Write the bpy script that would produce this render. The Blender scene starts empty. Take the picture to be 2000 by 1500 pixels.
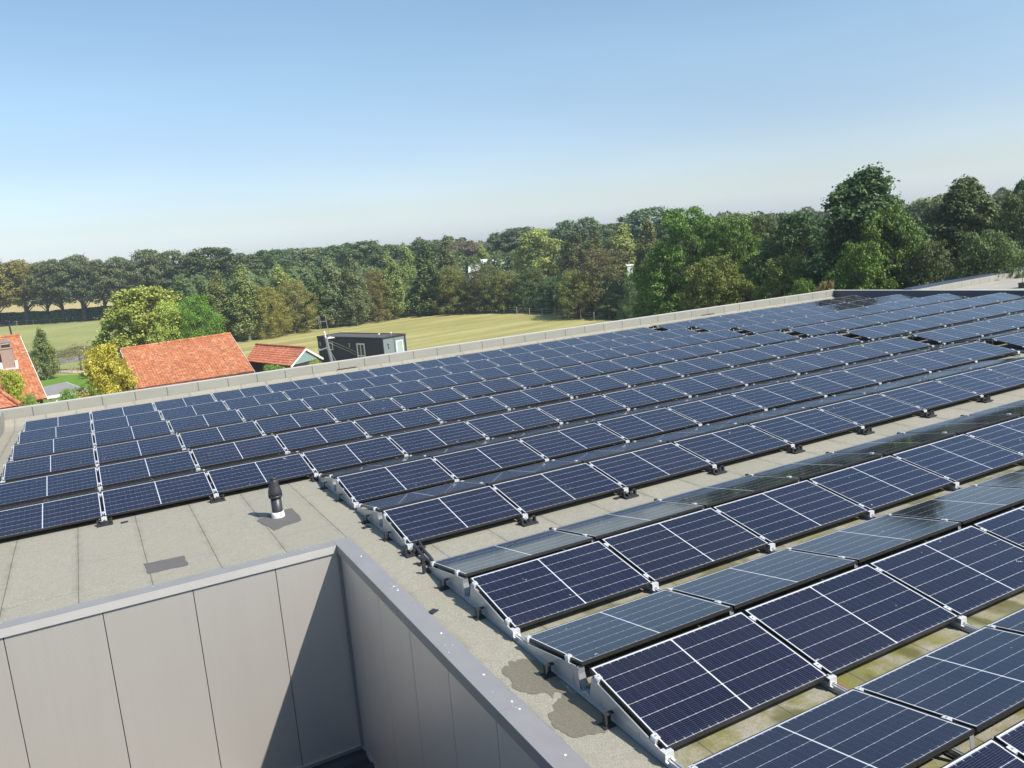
import bpy, bmesh, math, random
import numpy as np
from mathutils import Vector, Matrix
sc = bpy.context.scene
COL = sc.collection
# ------------------------------------------------------------------ camera, light, exposure
CAM = Vector((-3.4292, -4.4926, 3.8993)); YAW, PITCH, ROLL = 0.4798, 0.1785, -0.0811
fwd = Vector((math.sin(YAW)*math.cos(PITCH), math.cos(YAW)*math.cos(PITCH), -math.sin(PITCH)))
rgt = Vector((math.cos(YAW), -math.sin(YAW), 0)); up0 = rgt.cross(fwd)
R2 = rgt*math.cos(ROLL) + up0*math.sin(ROLL); U2 = -rgt*math.sin(ROLL) + up0*math.cos(ROLL)
cd = bpy.data.cameras.new('camera'); cam = bpy.data.objects.new('camera', cd); COL.objects.link(cam)
cd.sensor_width = 36; cd.lens = 36*1586.6/2000; cd.clip_start = .05; cd.clip_end = 6000
m = Matrix((R2, U2, -fwd)).transposed().to_4x4(); m.translation = CAM; cam.matrix_world = m
sc.camera = cam
SUN = Vector((1, -1.61, 2.05)).normalized()
w = bpy.data.worlds.new('World'); sc.world = w; w.use_nodes = True
nt = w.node_tree; bg = nt.nodes['Background']; sky = nt.nodes.new('ShaderNodeTexSky')
sky.sky_type = 'NISHITA'; sky.sun_disc = False
sky.sun_elevation = math.asin(SUN.z); sky.sun_rotation = math.atan2(SUN.x, SUN.y)
sky.air_density = 1.0; sky.dust_density = 0.7; sky.ozone_density = 1.2; sky.altitude = 20
tc = nt.nodes.new('ShaderNodeTexCoord'); sx_ = nt.nodes.new('ShaderNodeSeparateXYZ'); nt.links.new(tc.outputs['Generated'], sx_.inputs[0])
rp = nt.nodes.new('ShaderNodeValToRGB'); nt.links.new(sx_.outputs[2], rp.inputs[0]); cr = rp.color_ramp; cr.interpolation = 'EASE'
cr.elements[0].position = 0.0; cr.elements[0].color = (1.10, 1.24, 1.62, 1); cr.elements[1].position = .45; cr.elements[1].color = (1.17, 1.34, 1.36, 1)
e3_ = cr.elements.new(.05); e3_.color = (.97, 1.0, 1.14, 1)
e2_ = cr.elements.new(.21); e2_.color = (1.08, 1.14, 1.12, 1)
e_ = cr.elements.new(.10); e_.color = (.97, .985, 1.07, 1)
mx_ = nt.nodes.new('ShaderNodeMix'); mx_.data_type = 'RGBA'; mx_.blend_type = 'MULTIPLY'; mx_.inputs[0].default_value = 1
nt.links.new(sky.outputs[0], mx_.inputs[6]); nt.links.new(rp.outputs[0], mx_.inputs[7]); 
mp_ = nt.nodes.new('ShaderNodeMapping'); mp_.inputs['Scale'].default_value = (1.2, 1.2, 5); nt.links.new(tc.outputs['Generated'], mp_.inputs[0])
cn_ = nt.nodes.new('ShaderNodeTexNoise'); cn_.inputs['Scale'].default_value = 1.6; cn_.inputs['Detail'].default_value = 5; nt.links.new(mp_.outputs[0], cn_.inputs[0])
cr_ = nt.nodes.new('ShaderNodeMapRange'); cr_.inputs[1].default_value = .35; cr_.inputs[2].default_value = .7; cr_.inputs[3].default_value = .97; cr_.inputs[4].default_value = 1.05; nt.links.new(cn_.outputs[0], cr_.inputs[0])
m2_ = nt.nodes.new('ShaderNodeMix'); m2_.data_type = 'RGBA'; m2_.blend_type = 'MULTIPLY'; m2_.inputs[0].default_value = 1
nt.links.new(mx_.outputs[2], m2_.inputs[6]); nt.links.new(cr_.outputs[0], m2_.inputs[7]); nt.links.new(m2_.outputs[2], bg.inputs[0]); bg.inputs[1].default_value = 0.105
ld = bpy.data.lights.new('sun', 'SUN'); ld.energy = 5.0; ld.angle = math.radians(.5); ld.color = (1, .95, .87)
lo = bpy.data.objects.new('sun', ld); COL.objects.link(lo); lo.rotation_euler = SUN.to_track_quat('Z', 'Y').to_euler()
vs = sc.view_settings; vs.view_transform = 'Standard'; vs.look = 'None'; vs.gamma = 1; vs.exposure = 0.45
sc.render.engine = 'CYCLES'

random.seed(7); RNG = np.random.default_rng(7)
# ------------------------------------------------------------------ materials
class NB:
    """tiny node builder"""
    def __init__(s, name):
        s.m = bpy.data.materials.new(name); s.m.use_nodes = True; s.t = s.m.node_tree
        s.b = s.t.nodes['Principled BSDF']
    def n(s, typ, **kw):
        nd = s.t.nodes.new(typ)
        for k, v in kw.items(): setattr(nd, k, v)
        return nd
    def link(s, a, b): s.t.links.new(a, b)
    def val(s, sock, v):
        if isinstance(v, (int, float)): sock.default_value = v
        elif isinstance(v, (tuple, list)):
            sock.default_value = tuple(v) + ((1,) if len(v) == 3 and len(sock.default_value) == 4 else ())
        else: s.link(v, sock)
    def math(s, op, a, b=0, c=0, clamp=False):
        nd = s.n('ShaderNodeMath', operation=op, use_clamp=clamp)
        s.val(nd.inputs[0], a); s.val(nd.inputs[1], b)
        if op in ('MULTIPLY_ADD', 'SMOOTH_MIN'): s.val(nd.inputs[2], c)
        return nd.outputs[0]
    def mix(s, f, a, b, typ='MIX'):
        nd = s.n('ShaderNodeMix', data_type='RGBA', blend_type=typ)
        s.val(nd.inputs[0], f); s.val(nd.inputs[6], a); s.val(nd.inputs[7], b)
        return nd.outputs[2]
    def obj(s): return s.n('ShaderNodeTexCoord').outputs['Object']
    def geo(s): return s.n('ShaderNodeNewGeometry').outputs['Position']
    def sep(s, v):
        nd = s.n('ShaderNodeSeparateXYZ'); s.link(v, nd.inputs[0]); return nd.outputs
    def mapping(s, v, scale=(1, 1, 1), rot=(0, 0, 0), loc=(0, 0, 0)):
        nd = s.n('ShaderNodeMapping'); s.link(v, nd.inputs[0])
        nd.inputs['Scale'].default_value = scale; nd.inputs['Rotation'].default_value = rot; nd.inputs['Location'].default_value = loc
        return nd.outputs[0]
    def noise(s, v, scale, detail=4, rough=.55, out=0):
        nd = s.n('ShaderNodeTexNoise'); s.link(v, nd.inputs['Vector'])
        nd.inputs['Scale'].default_value = scale; nd.inputs['Detail'].default_value = detail; nd.inputs['Roughness'].default_value = rough
        return nd.outputs[out]
    def ramp(s, f, stops, interp='LINEAR'):
        nd = s.n('ShaderNodeValToRGB'); s.link(f, nd.inputs[0]); cr = nd.color_ramp; cr.interpolation = interp
        while len(cr.elements) < len(stops): cr.elements.new(.5)
        for e, (p, c) in zip(cr.elements, stops):
            e.position = p; e.color = tuple(c) + (1,) if len(c) == 3 else c
        return nd.outputs[0]
    def rng(s, f, a, b, c=0, d=1):
        nd = s.n('ShaderNodeMapRange'); s.val(nd.inputs[0], f)
        for i, v in enumerate((a, b, c, d)): nd.inputs[i+1].default_value = v
        return nd.outputs[0]
    def bump(s, h, dist, strength=1):
        nd = s.n('ShaderNodeBump'); nd.inputs['Strength'].default_value = strength; nd.inputs['Distance'].default_value = dist
        s.link(h, nd.inputs['Height']); s.link(nd.outputs[0], s.b.inputs['Normal'])
    def set(s, **kw):
        for k, v in kw.items(): s.val(s.b.inputs[k.replace('_', ' ')], v)
        return s.m
MAT = {}
def simple(name, col, rough=.6, metal=0, var=.12, scale=6, spec=.5, bump=0):
    b = NB(name); p = b.obj(); f = b.noise(p, scale, 5)
    c = b.mix(f, tuple(x*(1-var) for x in col), tuple(min(1, x*(1+var)) for x in col))
    if bump: b.bump(b.noise(p, scale*8, 3), bump)
    MAT[name] = b.set(Base_Color=c, Roughness=rough, Metallic=metal, Specular_IOR_Level=spec); return MAT[name]

def mat_membrane():
    b = NB('mineral_felt'); p = b.geo(); x, y, z = b.sep(p)
    wob = b.math('MULTIPLY', b.math('SUBTRACT', b.noise(p, .9, 2), .5), .018)
    tx = b.math('DIVIDE', b.math('ADD', b.math('ADD', x, .53+.866*20), wob), .866)
    fx = b.math('FRACT', tx); dx = b.math('MULTIPLY', b.math('MINIMUM', fx, b.math('SUBTRACT', 1, fx)), .866)
    lane = b.math('FLOOR', tx)
    wn = b.n('ShaderNodeTexWhiteNoise', noise_dimensions='1D'); b.link(lane, wn.inputs['W'])
    ty = b.math('DIVIDE', b.math('ADD', b.math('ADD', y, 50.8), b.math('MULTIPLY', wn.outputs[0], 2.2)), 5.0)
    fy = b.math('FRACT', b.math('ADD', ty, b.math('MULTIPLY', wob, .3))); dy = b.math('MULTIPLY', b.math('MINIMUM', fy, b.math('SUBTRACT', 1, fy)), 5.0)
    jx = b.rng(dx, .0025, .009, 1, 0); jy = b.math('MULTIPLY', b.rng(dy, .002, .01, 1, 0), .55)
    j = b.math('MAXIMUM', jx, jy)
    gran = b.noise(p, 130, 2, .8); big = b.noise(p, .8, 5); mid = b.noise(p, 9, 4)
    col = b.ramp(gran, [(.30, (.10, .096, .078)), (.5, (.275, .255, .205)), (.72, (.54, .50, .41))])
    col = b.mix(b.rng(big, .35, .7, 0, .45), col, (.31, .29, .22))
    col = b.mix(b.rng(mid, .45, .75, 0, .3), col, (.20, .19, .155))
    gr2 = b.noise(p, 42, 3, .75); col = b.mix(b.rng(gr2, .52, .66, 0, .22), col, (.14, .13, .10)); col = b.mix(b.rng(gr2, .46, .34, 0, .22), col, (.52, .48, .40))
    wv = b.n('ShaderNodeTexWhiteNoise', noise_dimensions='1D'); b.link(b.math('ADD', lane, 31), wv.inputs['W'])
    col = b.mix(b.math('MULTIPLY', wv.outputs[0], .22), col, (.17, .17, .145))
    # moss between the front rows of panels, where water stands
    my = b.math('MULTIPLY', b.rng(y, 2.9, 2.3, 0, 1), b.rng(x, -.15, .35, 0, 1))
    mn = b.rng(b.noise(p, 2.6, 4, .6), .42, .6, 0, 1)
    col = b.mix(b.math('MULTIPLY', b.math('MULTIPLY', my, mn), .85), col, b.mix(b.noise(p, 60, 2), (.10, .10, .012), (.21, .20, .04)))
    dn = b.rng(b.noise(p, 1.3, 3), .56, .62, 0, .6)
    col = b.mix(b.math('MULTIPLY', my, dn), col, (.07, .068, .035))
    # faint yellow growth on the open felt, dirt at the joints
    col = b.mix(b.math('MULTIPLY', b.rng(b.noise(p, 1.7, 4), .55, .75, 0, 1), .35), col, (.29, .26, .17))
    edge = b.math('MULTIPLY', b.rng(dx, 0, .09, 1, 0), b.rng(b.noise(p, 3, 3), .4, .7, 0, .5))
    col = b.mix(edge, col, (.14, .135, .105))
    col = b.mix(b.math('MULTIPLY', j, .62), col, (.06, .055, .045))
    b.bump(b.math('SUBTRACT', b.math('MULTIPLY', gran, .35), j), .004, .8)
    MAT['felt'] = b.set(Base_Color=col, Roughness=.95, Specular_IOR_Level=.2)
def mat_parfelt():
    b = NB('parapet_felt'); p = b.geo(); x, y, z = b.sep(p)
    u = b.math('ADD', x, b.math('MULTIPLY', y, 1.0))
    f = b.math('FRACT', b.math('DIVIDE', u, 1.0)); d = b.math('MINIMUM', f, b.math('SUBTRACT', 1, f))
    j = b.rng(d, .006, .02, .8, 0)
    gran = b.noise(p, 60, 3, .8); big = b.noise(p, 1.2, 4)
    col = b.ramp(gran, [(.3, (.16, .155, .13)), (.5, (.30, .29, .25)), (.75, (.46, .44, .38))])
    col = b.mix(b.rng(big, .4, .7, 0, .4), col, (.23, .22, .19)); col = b.mix(j, col, (.06, .055, .05))
    MAT['parfelt'] = b.set(Base_Color=col, Roughness=.95, Specular_IOR_Level=.2)
def mat_cladding():
    b = NB('ribbed_cladding'); p = b.geo(); x, y, z = b.sep(p)
    u = b.math('ADD', x, y); rib = b.math('SINE', b.math('MULTIPLY', u, 2*math.pi/.012))
    n = b.noise(b.mapping(p, (3, 3, .35)), 1.2, 4)
    st = b.noise(b.mapping(p, (14, 14, .5)), 1.5, 3)
    col = b.mix(n, (.73, .68, .61), (.78, .73, .66)); col = b.mix(b.rng(st, .5, .75, 0, .2), col, (.64, .61, .56))
    b.bump(b.math('ADD', b.math('MULTIPLY', rib, .6), b.math('MULTIPLY', n, .5)), .0012, .35)
    MAT['clad'] = b.set(Base_Color=col, Roughness=.36, Metallic=.6, Specular_IOR_Level=.5)
def mat_panel():
    L, S = 1.755, 1.05
    b = NB('solar_cells'); x, y, z = b.sep(b.obj())
    # 6 rows of cells over y, two halves of 10 half-cells over x
    ry = (S-.042)/6; yy = b.math('DIVIDE', b.math('SUBTRACT', y, .017), ry)
    fy = b.math('FRACT', yy); dy = b.math('MULTIPLY', b.math('MINIMUM', fy, b.math('SUBTRACT', 1, fy)), ry)
    xa = b.math('ABSOLUTE', b.math('SUBTRACT', x, L/2)); cw = (L/2-.009-.027)/10
    xx = b.math('DIVIDE', b.math('SUBTRACT', xa, .009), cw)
    fx = b.math('FRACT', xx); dx = b.math('MULTIPLY', b.math('MINIMUM', fx, b.math('SUBTRACT', 1, fx)), cw)
    rowline = b.math('LESS_THAN', dy, .0016); colline = b.math('MULTIPLY', b.math('LESS_THAN', dx, .0009), .10)
    dots = b.math('LESS_THAN', b.math('ADD', dx, dy), .0058)
    ends = b.math('MULTIPLY', b.math('LESS_THAN', dx, .0016), b.math('MAXIMUM', b.math('LESS_THAN', y, .036), b.math('GREATER_THAN', y, S-.043)))
    fb = b.math('FRACT', b.math('MULTIPLY', fy, 10)); bus = b.math('MULTIPLY', b.math('LESS_THAN', b.math('ABSOLUTE', b.math('SUBTRACT', fb, .5)), .05), .36)
    mid = b.math('LESS_THAN', xa, .0062); bx = b.math('GREATER_THAN', xa, L/2-.0225); by = b.math('GREATER_THAN', y, S-.0215)
    oi = b.n('ShaderNodeObjectInfo').outputs['Random']
    lane = b.math('ADD', b.math('FLOOR', yy), b.math('ADD', b.math('MULTIPLY', b.math('FLOOR', xx), 17), b.math('MULTIPLY', oi, 91)))
    wn = b.n('ShaderNodeTexWhiteNoise', noise_dimensions='1D'); b.link(lane, wn.inputs['W'])
    base = b.mix(wn.outputs[0], (.0042, .0044, .0140), (.0068, .0070, .0215))
    base = b.mix(b.math('MULTIPLY', oi, .5), base, (.0065, .0055, .012))
    geo = b.geo(); dirt = b.rng(b.noise(geo, .7, 4), .4, .75, 0, 1)
    c = b.mix(bus, base, (.20, .21, .25)); c = b.mix(colline, c, (.45, .45, .5))
    white = b.math('MAXIMUM', b.math('MAXIMUM', rowline, dots), b.math('MAXIMUM', ends, b.math('MAXIMUM', mid, b.math('MAXIMUM', bx, by))))
    c = b.mix(white, c, b.mix(b.math('MAXIMUM', mid, b.math('MAXIMUM', bx, by)), (.46, .47, .50), (.58, .59, .61)))
    dust = b.math('MULTIPLY', b.math('ADD', b.rng(b.noise(geo, 25, 3), .45, .8, 0, .4), dirt), .018)
    low = b.math('MULTIPLY', b.rng(y, .0, .06, 1, 0), .035)
    c = b.mix(b.math('ADD', dust, low), c, (.36, .34, .30))
    drop = b.math('MULTIPLY', b.rng(b.noise(geo, 7, 2), .735, .75, 0, 1), b.rng(b.noise(geo, 60, 2), .45, .6, 0, .8))
    c = b.mix(drop, c, (.55, .55, .5))
    r = b.rng(dirt, 0, 1, .05, .11)
    MAT['cells'] = b.set(Base_Color=c, Roughness=r, Specular_IOR_Level=.5, IOR=1.5, Specular_Tint=(.56, .77, 1.0))
def mat_tiles(name, c1, c2, c3, dark=.8):
    b = NB(name); p = b.obj(); v = b.n('ShaderNodeTexVoronoi'); b.link(p, v.inputs['Vector']); v.inputs['Scale'].default_value = 4.4; v.inputs['Randomness'].default_value = .8
    sx_, sy_, sz_ = b.sep(v.outputs['Color'])
    c = b.mix(sx_, c1, c2); c = b.mix(b.math('MULTIPLY', b.rng(sy_, .62, .8, 0, dark), b.rng(b.noise(p, .8, 3), .35, .65, .35, 1)), c, c3)
    c = b.mix(b.rng(sz_, .8, .9, 0, .5), c, (.62, .33, .20)); c = b.mix(b.rng(b.noise(p, .6, 4), .45, .7, 0, .45), c, tuple(q*.75 for q in c1))
    MAT[name] = b.set(Base_Color=c, Roughness=.85, Specular_IOR_Level=.25)
def mat_grass(name, a, c2, c3, stripes=0, rot=0):
    b = NB(name); p = b.geo(); big = b.noise(p, .06, 4); mid = b.noise(p, .9, 5, .7); fine = b.noise(p, 6, 3, .8)
    c = b.mix(b.rng(big, .35, .65), a, c2); c = b.mix(b.rng(mid, .4, .7, 0, .5), c, c3)
    c = b.mix(b.rng(fine, .35, .75, 0, .45), c, tuple(x*.55 for x in a))
    if stripes:
        q = b.mapping(p, rot=(0, 0, rot)); x, y, z = b.sep(q)
        s = b.math('SINE', b.math('ADD', b.math('MULTIPLY', y, stripes), b.math('MULTIPLY', b.noise(q, .12, 3), 5)))
        s2 = b.noise(b.mapping(q, (.035, .42, 1)), 1, 5)
        c = b.mix(b.math('MULTIPLY', b.rng(s, -.2, .9), .5), c, tuple(x*.68 for x in c2))
        c = b.mix(b.rng(s2, .5, .62, 0, .6), c, c3); c = b.mix(b.rng(s2, .44, .34, 0, .6), c, tuple(x*.6 for x in c2))
    b.bump(b.math('ADD', mid, fine), .08, .6)
    MAT[name] = b.set(Base_Color=c, Roughness=1, Specular_IOR_Level=.1)
def mat_leaf(name, dark, light, tip=None, trans=.25):
    b = NB('leaf_'+name)
    at = b.n('ShaderNodeAttribute', attribute_name='rnd').outputs['Fac']
    oi = b.n('ShaderNodeObjectInfo').outputs['Random']
    p = b.obj(); n = b.noise(p, 5.5, 3)
    c = b.mix(at, dark, light)
    if tip is not None: c = b.mix(b.rng(n, .48, .66, 0, .9), c, tip)
    hs = b.n('ShaderNodeHueSaturation'); b.link(c, hs.inputs['Color'])
    b.link(b.rng(oi, 0, 1, .487, .513), hs.inputs['Hue']); b.link(b.rng(oi, 0, 1, .85, 1.15), hs.inputs['Value'])
    b.set(Base_Color=hs.outputs[0], Roughness=.55, Specular_IOR_Level=.3)
    tr = b.n('ShaderNodeBsdfTranslucent'); b.link(hs.outputs[0], tr.inputs[0]); mx = b.n('ShaderNodeMixShader')
    mx.inputs[0].default_value = trans; b.link(b.b.outputs[0], mx.inputs[1]); b.link(tr.outputs[0], mx.inputs[2])
    b.link(mx.outputs[0], b.t.nodes['Material Output'].inputs[0]); MAT['leaf_'+name] = b.m
mat_membrane(); mat_parfelt(); mat_cladding(); mat_panel()
mat_tiles('tiles', (.35, .115, .048), (.46, .18, .082), (.16, .085, .065), .65)
mat_tiles('tiles_plain', (.40, .12, .06), (.50, .18, .095), (.26, .10, .065))
mat_grass('mown', (.29, .265, .085), (.36, .335, .125), (.43, .38, .17), 1.5, -.16)
mat_grass('pasture', (.23, .25, .08), (.32, .33, .125), (.38, .36, .16))
mat_grass('lawn', (.12, .22, .03), (.15, .27, .04), (.2, .27, .06))
mat_grass('drygrass', (.40, .30, .14), (.48, .36, .18), (.30, .26, .11))
mat_grass('stubble', (.42, .34, .14), (.48, .38, .17), (.40, .33, .15))
simple('asphalt', (.21, .20, .19), .9); simple('path', (.55, .42, .32), .9)
simple('alu', (.46, .475, .50), .36, .5, .10, 9); simple('alu_white', (.66, .66, .66), .45, .35, .05, 20)
simple('coping', (.30, .287, .275), .5, .3, .14, 3); simple('coping_light', (.52, .50, .47), .5, .2, .1, 4)
simple('black_frame', (.045, .042, .040), .32, .45, .3, 8); simple('silver_lip', (.055, .05, .048), .35, .5, .2, 8)
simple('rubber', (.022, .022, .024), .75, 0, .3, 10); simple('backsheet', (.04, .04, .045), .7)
simple('black_plastic', (.032, .033, .036), .42, 0, .2, 20); simple('white_zinc', (.78, .77, .74), .5, .1, .2, 12)
simple('bitumen', (.115, .105, .098), .93, 0, .25, 30, bump=.004); simple('wetfelt', (.155, .14, .10), .7, 0, .5, 45, bump=.002)
simple('darkroof', (.020, .024, .032), .6, .1, .2, 4); simple('charcoal', (.035, .043, .052), .75, 0, .12, 3)
simple('slate_grey', (.16, .20, .21), .7, 0, .1, 3); simple('white_paint', (.72, .72, .70), .5, 0, .06, 5)
simple('brick', (.15, .085, .065), .9, 0, .3, 9); simple('chimneybrick', (.34, .24, .19), .9, 0, .3, 12); simple('greenboard', (.20, .29, .27), .7, 0, .12, 6)
simple('dark_wood', (.03, .025, .022), .8); simple('wood', (.22, .15, .10), .85, 0, .3, 5); simple('glass_dark', (.03, .04, .045), .08, 0, .1, 2)
simple('pane_light', (.35, .42, .40), .12, 0, .2, 2); simple('galv', (.42, .43, .44), .4, .7, .1, 8); simple('darkfelt', (.075, .07, .068), .9, 0, .2, 2); simple('feltroof', (.24, .23, .22), .9, 0, .2, 2)
simple('winged_felt', (.30, .275, .235), .95, 0, .25, 1.2); simple('navy', (.05, .065, .10), .45, .3, .1, 3); simple('red_plastic', (.5, .02, .02), .5); simple('green_yellow', (.35, .42, .03), .5)
simple('bark', (.11, .085, .065), .95, 0, .35, 4); simple('birchbark', (.50, .48, .44), .9, 0, .5, 7); simple('post', (.36, .31, .25), .9, 0, .2, 5)
LEAF = dict(darkmid=((.042, .07, .02), (.115, .155, .045)), straw=((.20, .17, .06), (.42, .33, .15)), oak=((.055, .07, .028), (.14, .155, .065)), dark=((.038, .062, .02), (.105, .145, .045)), dull=((.055, .075, .028), (.125, .15, .06)), pale=((.085, .11, .04), (.18, .21, .085)),
    olive=((.065, .075, .022), (.15, .155, .05)), brown=((.09, .075, .045), (.17, .14, .08)), bluegreen=((.052, .08, .036), (.12, .16, .072)),
    birch=((.095, .125, .035), (.23, .26, .085)), light=((.13, .16, .04), (.28, .30, .09)), grey=((.08, .105, .04), (.185, .205, .09)),
    green=((.040, .075, .012), (.13, .20, .035)), greendark=((.022, .050, .014), (.075, .125, .035)), dulln=((.045, .065, .020), (.11, .14, .045)),
    willow=((.15, .19, .03), (.36, .39, .09)), maple=((.05, .11, .014), (.15, .25, .028)), twig=((.14, .13, .07), (.24, .21, .12)),
    yellow=((.18, .15, .02), (.42, .34, .06)), lime=((.12, .16, .02), (.36, .37, .05)), green2=((.07, .13, .025), (.20, .29, .055)), lime2=((.13, .18, .025), (.32, .34, .08)),
    mixed=((.055, .08, .018), (.15, .17, .04), (.24, .20, .04)), mixedn=((.045, .07, .014), (.14, .175, .035), (.20, .21, .045)),
    autumn=((.09, .105, .025), (.20, .20, .05), (.36, .26, .045)), autumn2=((.085, .085, .025), (.18, .16, .05), (.23, .18, .05)),
    brown2=((.06, .07, .022), (.14, .13, .045), (.19, .16, .06)), brownn=((.12, .10, .035), (.26, .20, .07)))
for k, v in LEAF.items(): mat_leaf(k, *[tuple(min(.8, q*1.65) for q in c_) for c_ in v])

# ------------------------------------------------------------------ builders
class MB:
    def __init__(s): s.v, s.f, s.mi, s.mats = [], [], [], []
    def m(s, name):
        if name not in s.mats: s.mats.append(name)
        return s.mats.index(name)
    def face(s, pts, mat):
        i = len(s.v); s.v += [tuple(p) for p in pts]; s.f.append(tuple(range(i, i+len(pts)))); s.mi.append(s.m(mat)); return s
    def box(s, a, b, mat, M=None):
        (x0, y0, z0), (x1, y1, z1) = a, b
        P = [Vector(p) for p in ((x0,y0,z0),(x1,y0,z0),(x1,y1,z0),(x0,y1,z0),(x0,y0,z1),(x1,y0,z1),(x1,y1,z1),(x0,y1,z1))]
        if M: P = [M @ p for p in P]
        i = len(s.v); s.v += [tuple(p) for p in P]; k = s.m(mat)
        for q in ((0,3,2,1),(4,5,6,7),(0,1,5,4),(1,2,6,5),(2,3,7,6),(3,0,4,7)): s.f.append(tuple(i+j for j in q)); s.mi.append(k)
        return s
    def beam(s, p, q, w, h, mat):
        p, q = Vector(p), Vector(q); d = (q-p); L = d.length
        rot = d.to_track_quat('X', 'Z').to_matrix().to_4x4(); rot.translation = p
        return s.box((0, -w/2, -h/2), (L, w/2, h/2), mat, rot)
    def prism(s, poly, ext, mat):
        """extrude a planar polygon (3-D points) by vector ext"""
        n = len(poly); e = Vector(ext); P = [Vector(p) for p in poly]; Q = [p+e for p in P]; i = len(s.v); s.v += [tuple(p) for p in P+Q]; k = s.m(mat)
        s.f.append(tuple(i+j for j in range(n))); s.f.append(tuple(i+n+j for j in reversed(range(n)))); s.mi += [k, k]
        for j in range(n): s.f.append((i+j, i+n+j, i+n+(j+1) % n, i+(j+1) % n)); s.mi.append(k)
        return s
    def tube(s, pts, r, mat, n=8, caps=True):
        pts = [Vector(p) for p in pts]; rs = r if isinstance(r, (list, tuple)) else [r]*len(pts); k = s.m(mat); i0 = len(s.v)
        for a, p in enumerate(pts):
            t = (pts[min(a+1, len(pts)-1)]-pts[max(a-1, 0)]).normalized(); u = t.cross(Vector((0, 0, 1)))
            if u.length < .05: u = t.cross(Vector((1, 0, 0)))
            u.normalize(); v = t.cross(u)
            for j in range(n):
                c = 2*math.pi*j/n; s.v.append(tuple(p+(u*math.cos(c)+v*math.sin(c))*rs[a]))
        for a in range(len(pts)-1):
            for j in range(n):
                q = i0+a*n; s.f.append((q+j, q+(j+1) % n, q+n+(j+1) % n, q+n+j)); s.mi.append(k)
        if caps:
            s.f.append(tuple(i0+j for j in reversed(range(n)))); s.f.append(tuple(i0+(len(pts)-1)*n+j for j in range(n))); s.mi += [k, k]
        return s
    def lathe(s, prof, mat, n=28):
        k = s.m(mat); i0 = len(s.v)
        for r, z in prof:
            for j in range(n): c = 2*math.pi*j/n; s.v.append((r*math.cos(c), r*math.sin(c), z))
        for a in range(len(prof)-1):
            for j in range(n): q = i0+a*n; s.f.append((q+j, q+(j+1) % n, q+n+(j+1) % n, q+n+j)); s.mi.append(k)
        s.f.append(tuple(i0+(len(prof)-1)*n+j for j in range(n))); s.mi.append(k)
        return s
    def grid(s, fn, nu, nv, mat):
        k = s.m(mat); i0 = len(s.v)
        for a in range(nu+1):
            for c in range(nv+1): s.v.append(tuple(fn(a/nu, c/nv)))
        for a in range(nu):
            for c in range(nv): q = i0+a*(nv+1)+c; s.f.append((q, q+nv+1, q+nv+2, q+1)); s.mi.append(k)
        return s
    def mesh(s, name):
        me = bpy.data.meshes.new(name); me.from_pydata(s.v, [], s.f)
        for x in s.mats: me.materials.append(MAT[x])
        me.polygons.foreach_set('material_index', s.mi); me.update(); return me
    def build(s, name, parent=None, smooth=False, bevel=0):
        me = s.mesh(name)
        if smooth: me.polygons.foreach_set('use_smooth', [True]*len(me.polygons))
        o = link(name, me, parent)
        if bevel:
            md = o.modifiers.new('bevel', 'BEVEL'); md.width = bevel; md.segments = 2; md.limit_method = 'ANGLE'
        return o
def link(name, data, parent=None):
    o = bpy.data.objects.new(name, data); COL.objects.link(o)
    if parent is not None: o.parent = parent
    return o
def tag(o, label=None, cat=None, group=None, kind=None):
    if label: o['label'] = label
    if cat: o['category'] = cat
    if group: o['group'] = group
    if kind: o['kind'] = kind
    return o
def thing(name, label, cat, loc=(0, 0, 0), group=None):
    return tag_loc(link(name, None), label, cat, loc, group)
def tag_loc(o, label, cat, loc, group):
    o.location = loc; o.empty_display_size = .2; return tag(o, label, cat, group)
def copy_tree(root, loc=None):
    r = root.copy(); COL.objects.link(r)
    if loc is not None: r.location = loc
    for ch in root.children:
        c = ch.copy(); COL.objects.link(c); c.parent = r
        for g in ch.children: d = g.copy(); COL.objects.link(d); d.parent = c
    return r
ORD = ['first', 'second', 'third', 'fourth', 'fifth', 'sixth', 'seventh', 'eighth', 'ninth', 'tenth', 'eleventh', 'twelfth', 'thirteenth', 'fourteenth', 'fifteenth', 'sixteenth', 'seventeenth', 'eighteenth', 'nineteenth', 'twentieth', 'twenty-first', 'twenty-second']
# ------------------------------------------------------------------ numbers measured from the place
P, L, S, TILT, GAP = 1.7864, 1.755, 1.05, .17862, .124
TY = [-2.435, .006, 2.430, 5.454, 7.842, 10.245, 12.640, 15.070, 17.598, 20.006, 22.494]   # front edge of each double row
X2 = 18.379                                                            # start of the block beyond the cross gap
GZ = -9.1
cv = lambda y: -.0998*(y/10)**2 if y > 0 else 0.0
zroof = lambda y: -.13 + cv(y)
YF, XL, XR = 25.2, -6.0, 31.35       # inner faces of the far, left and right parapets
YC, XC = 6.28, -.75                  # the two courtyard walls

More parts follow.
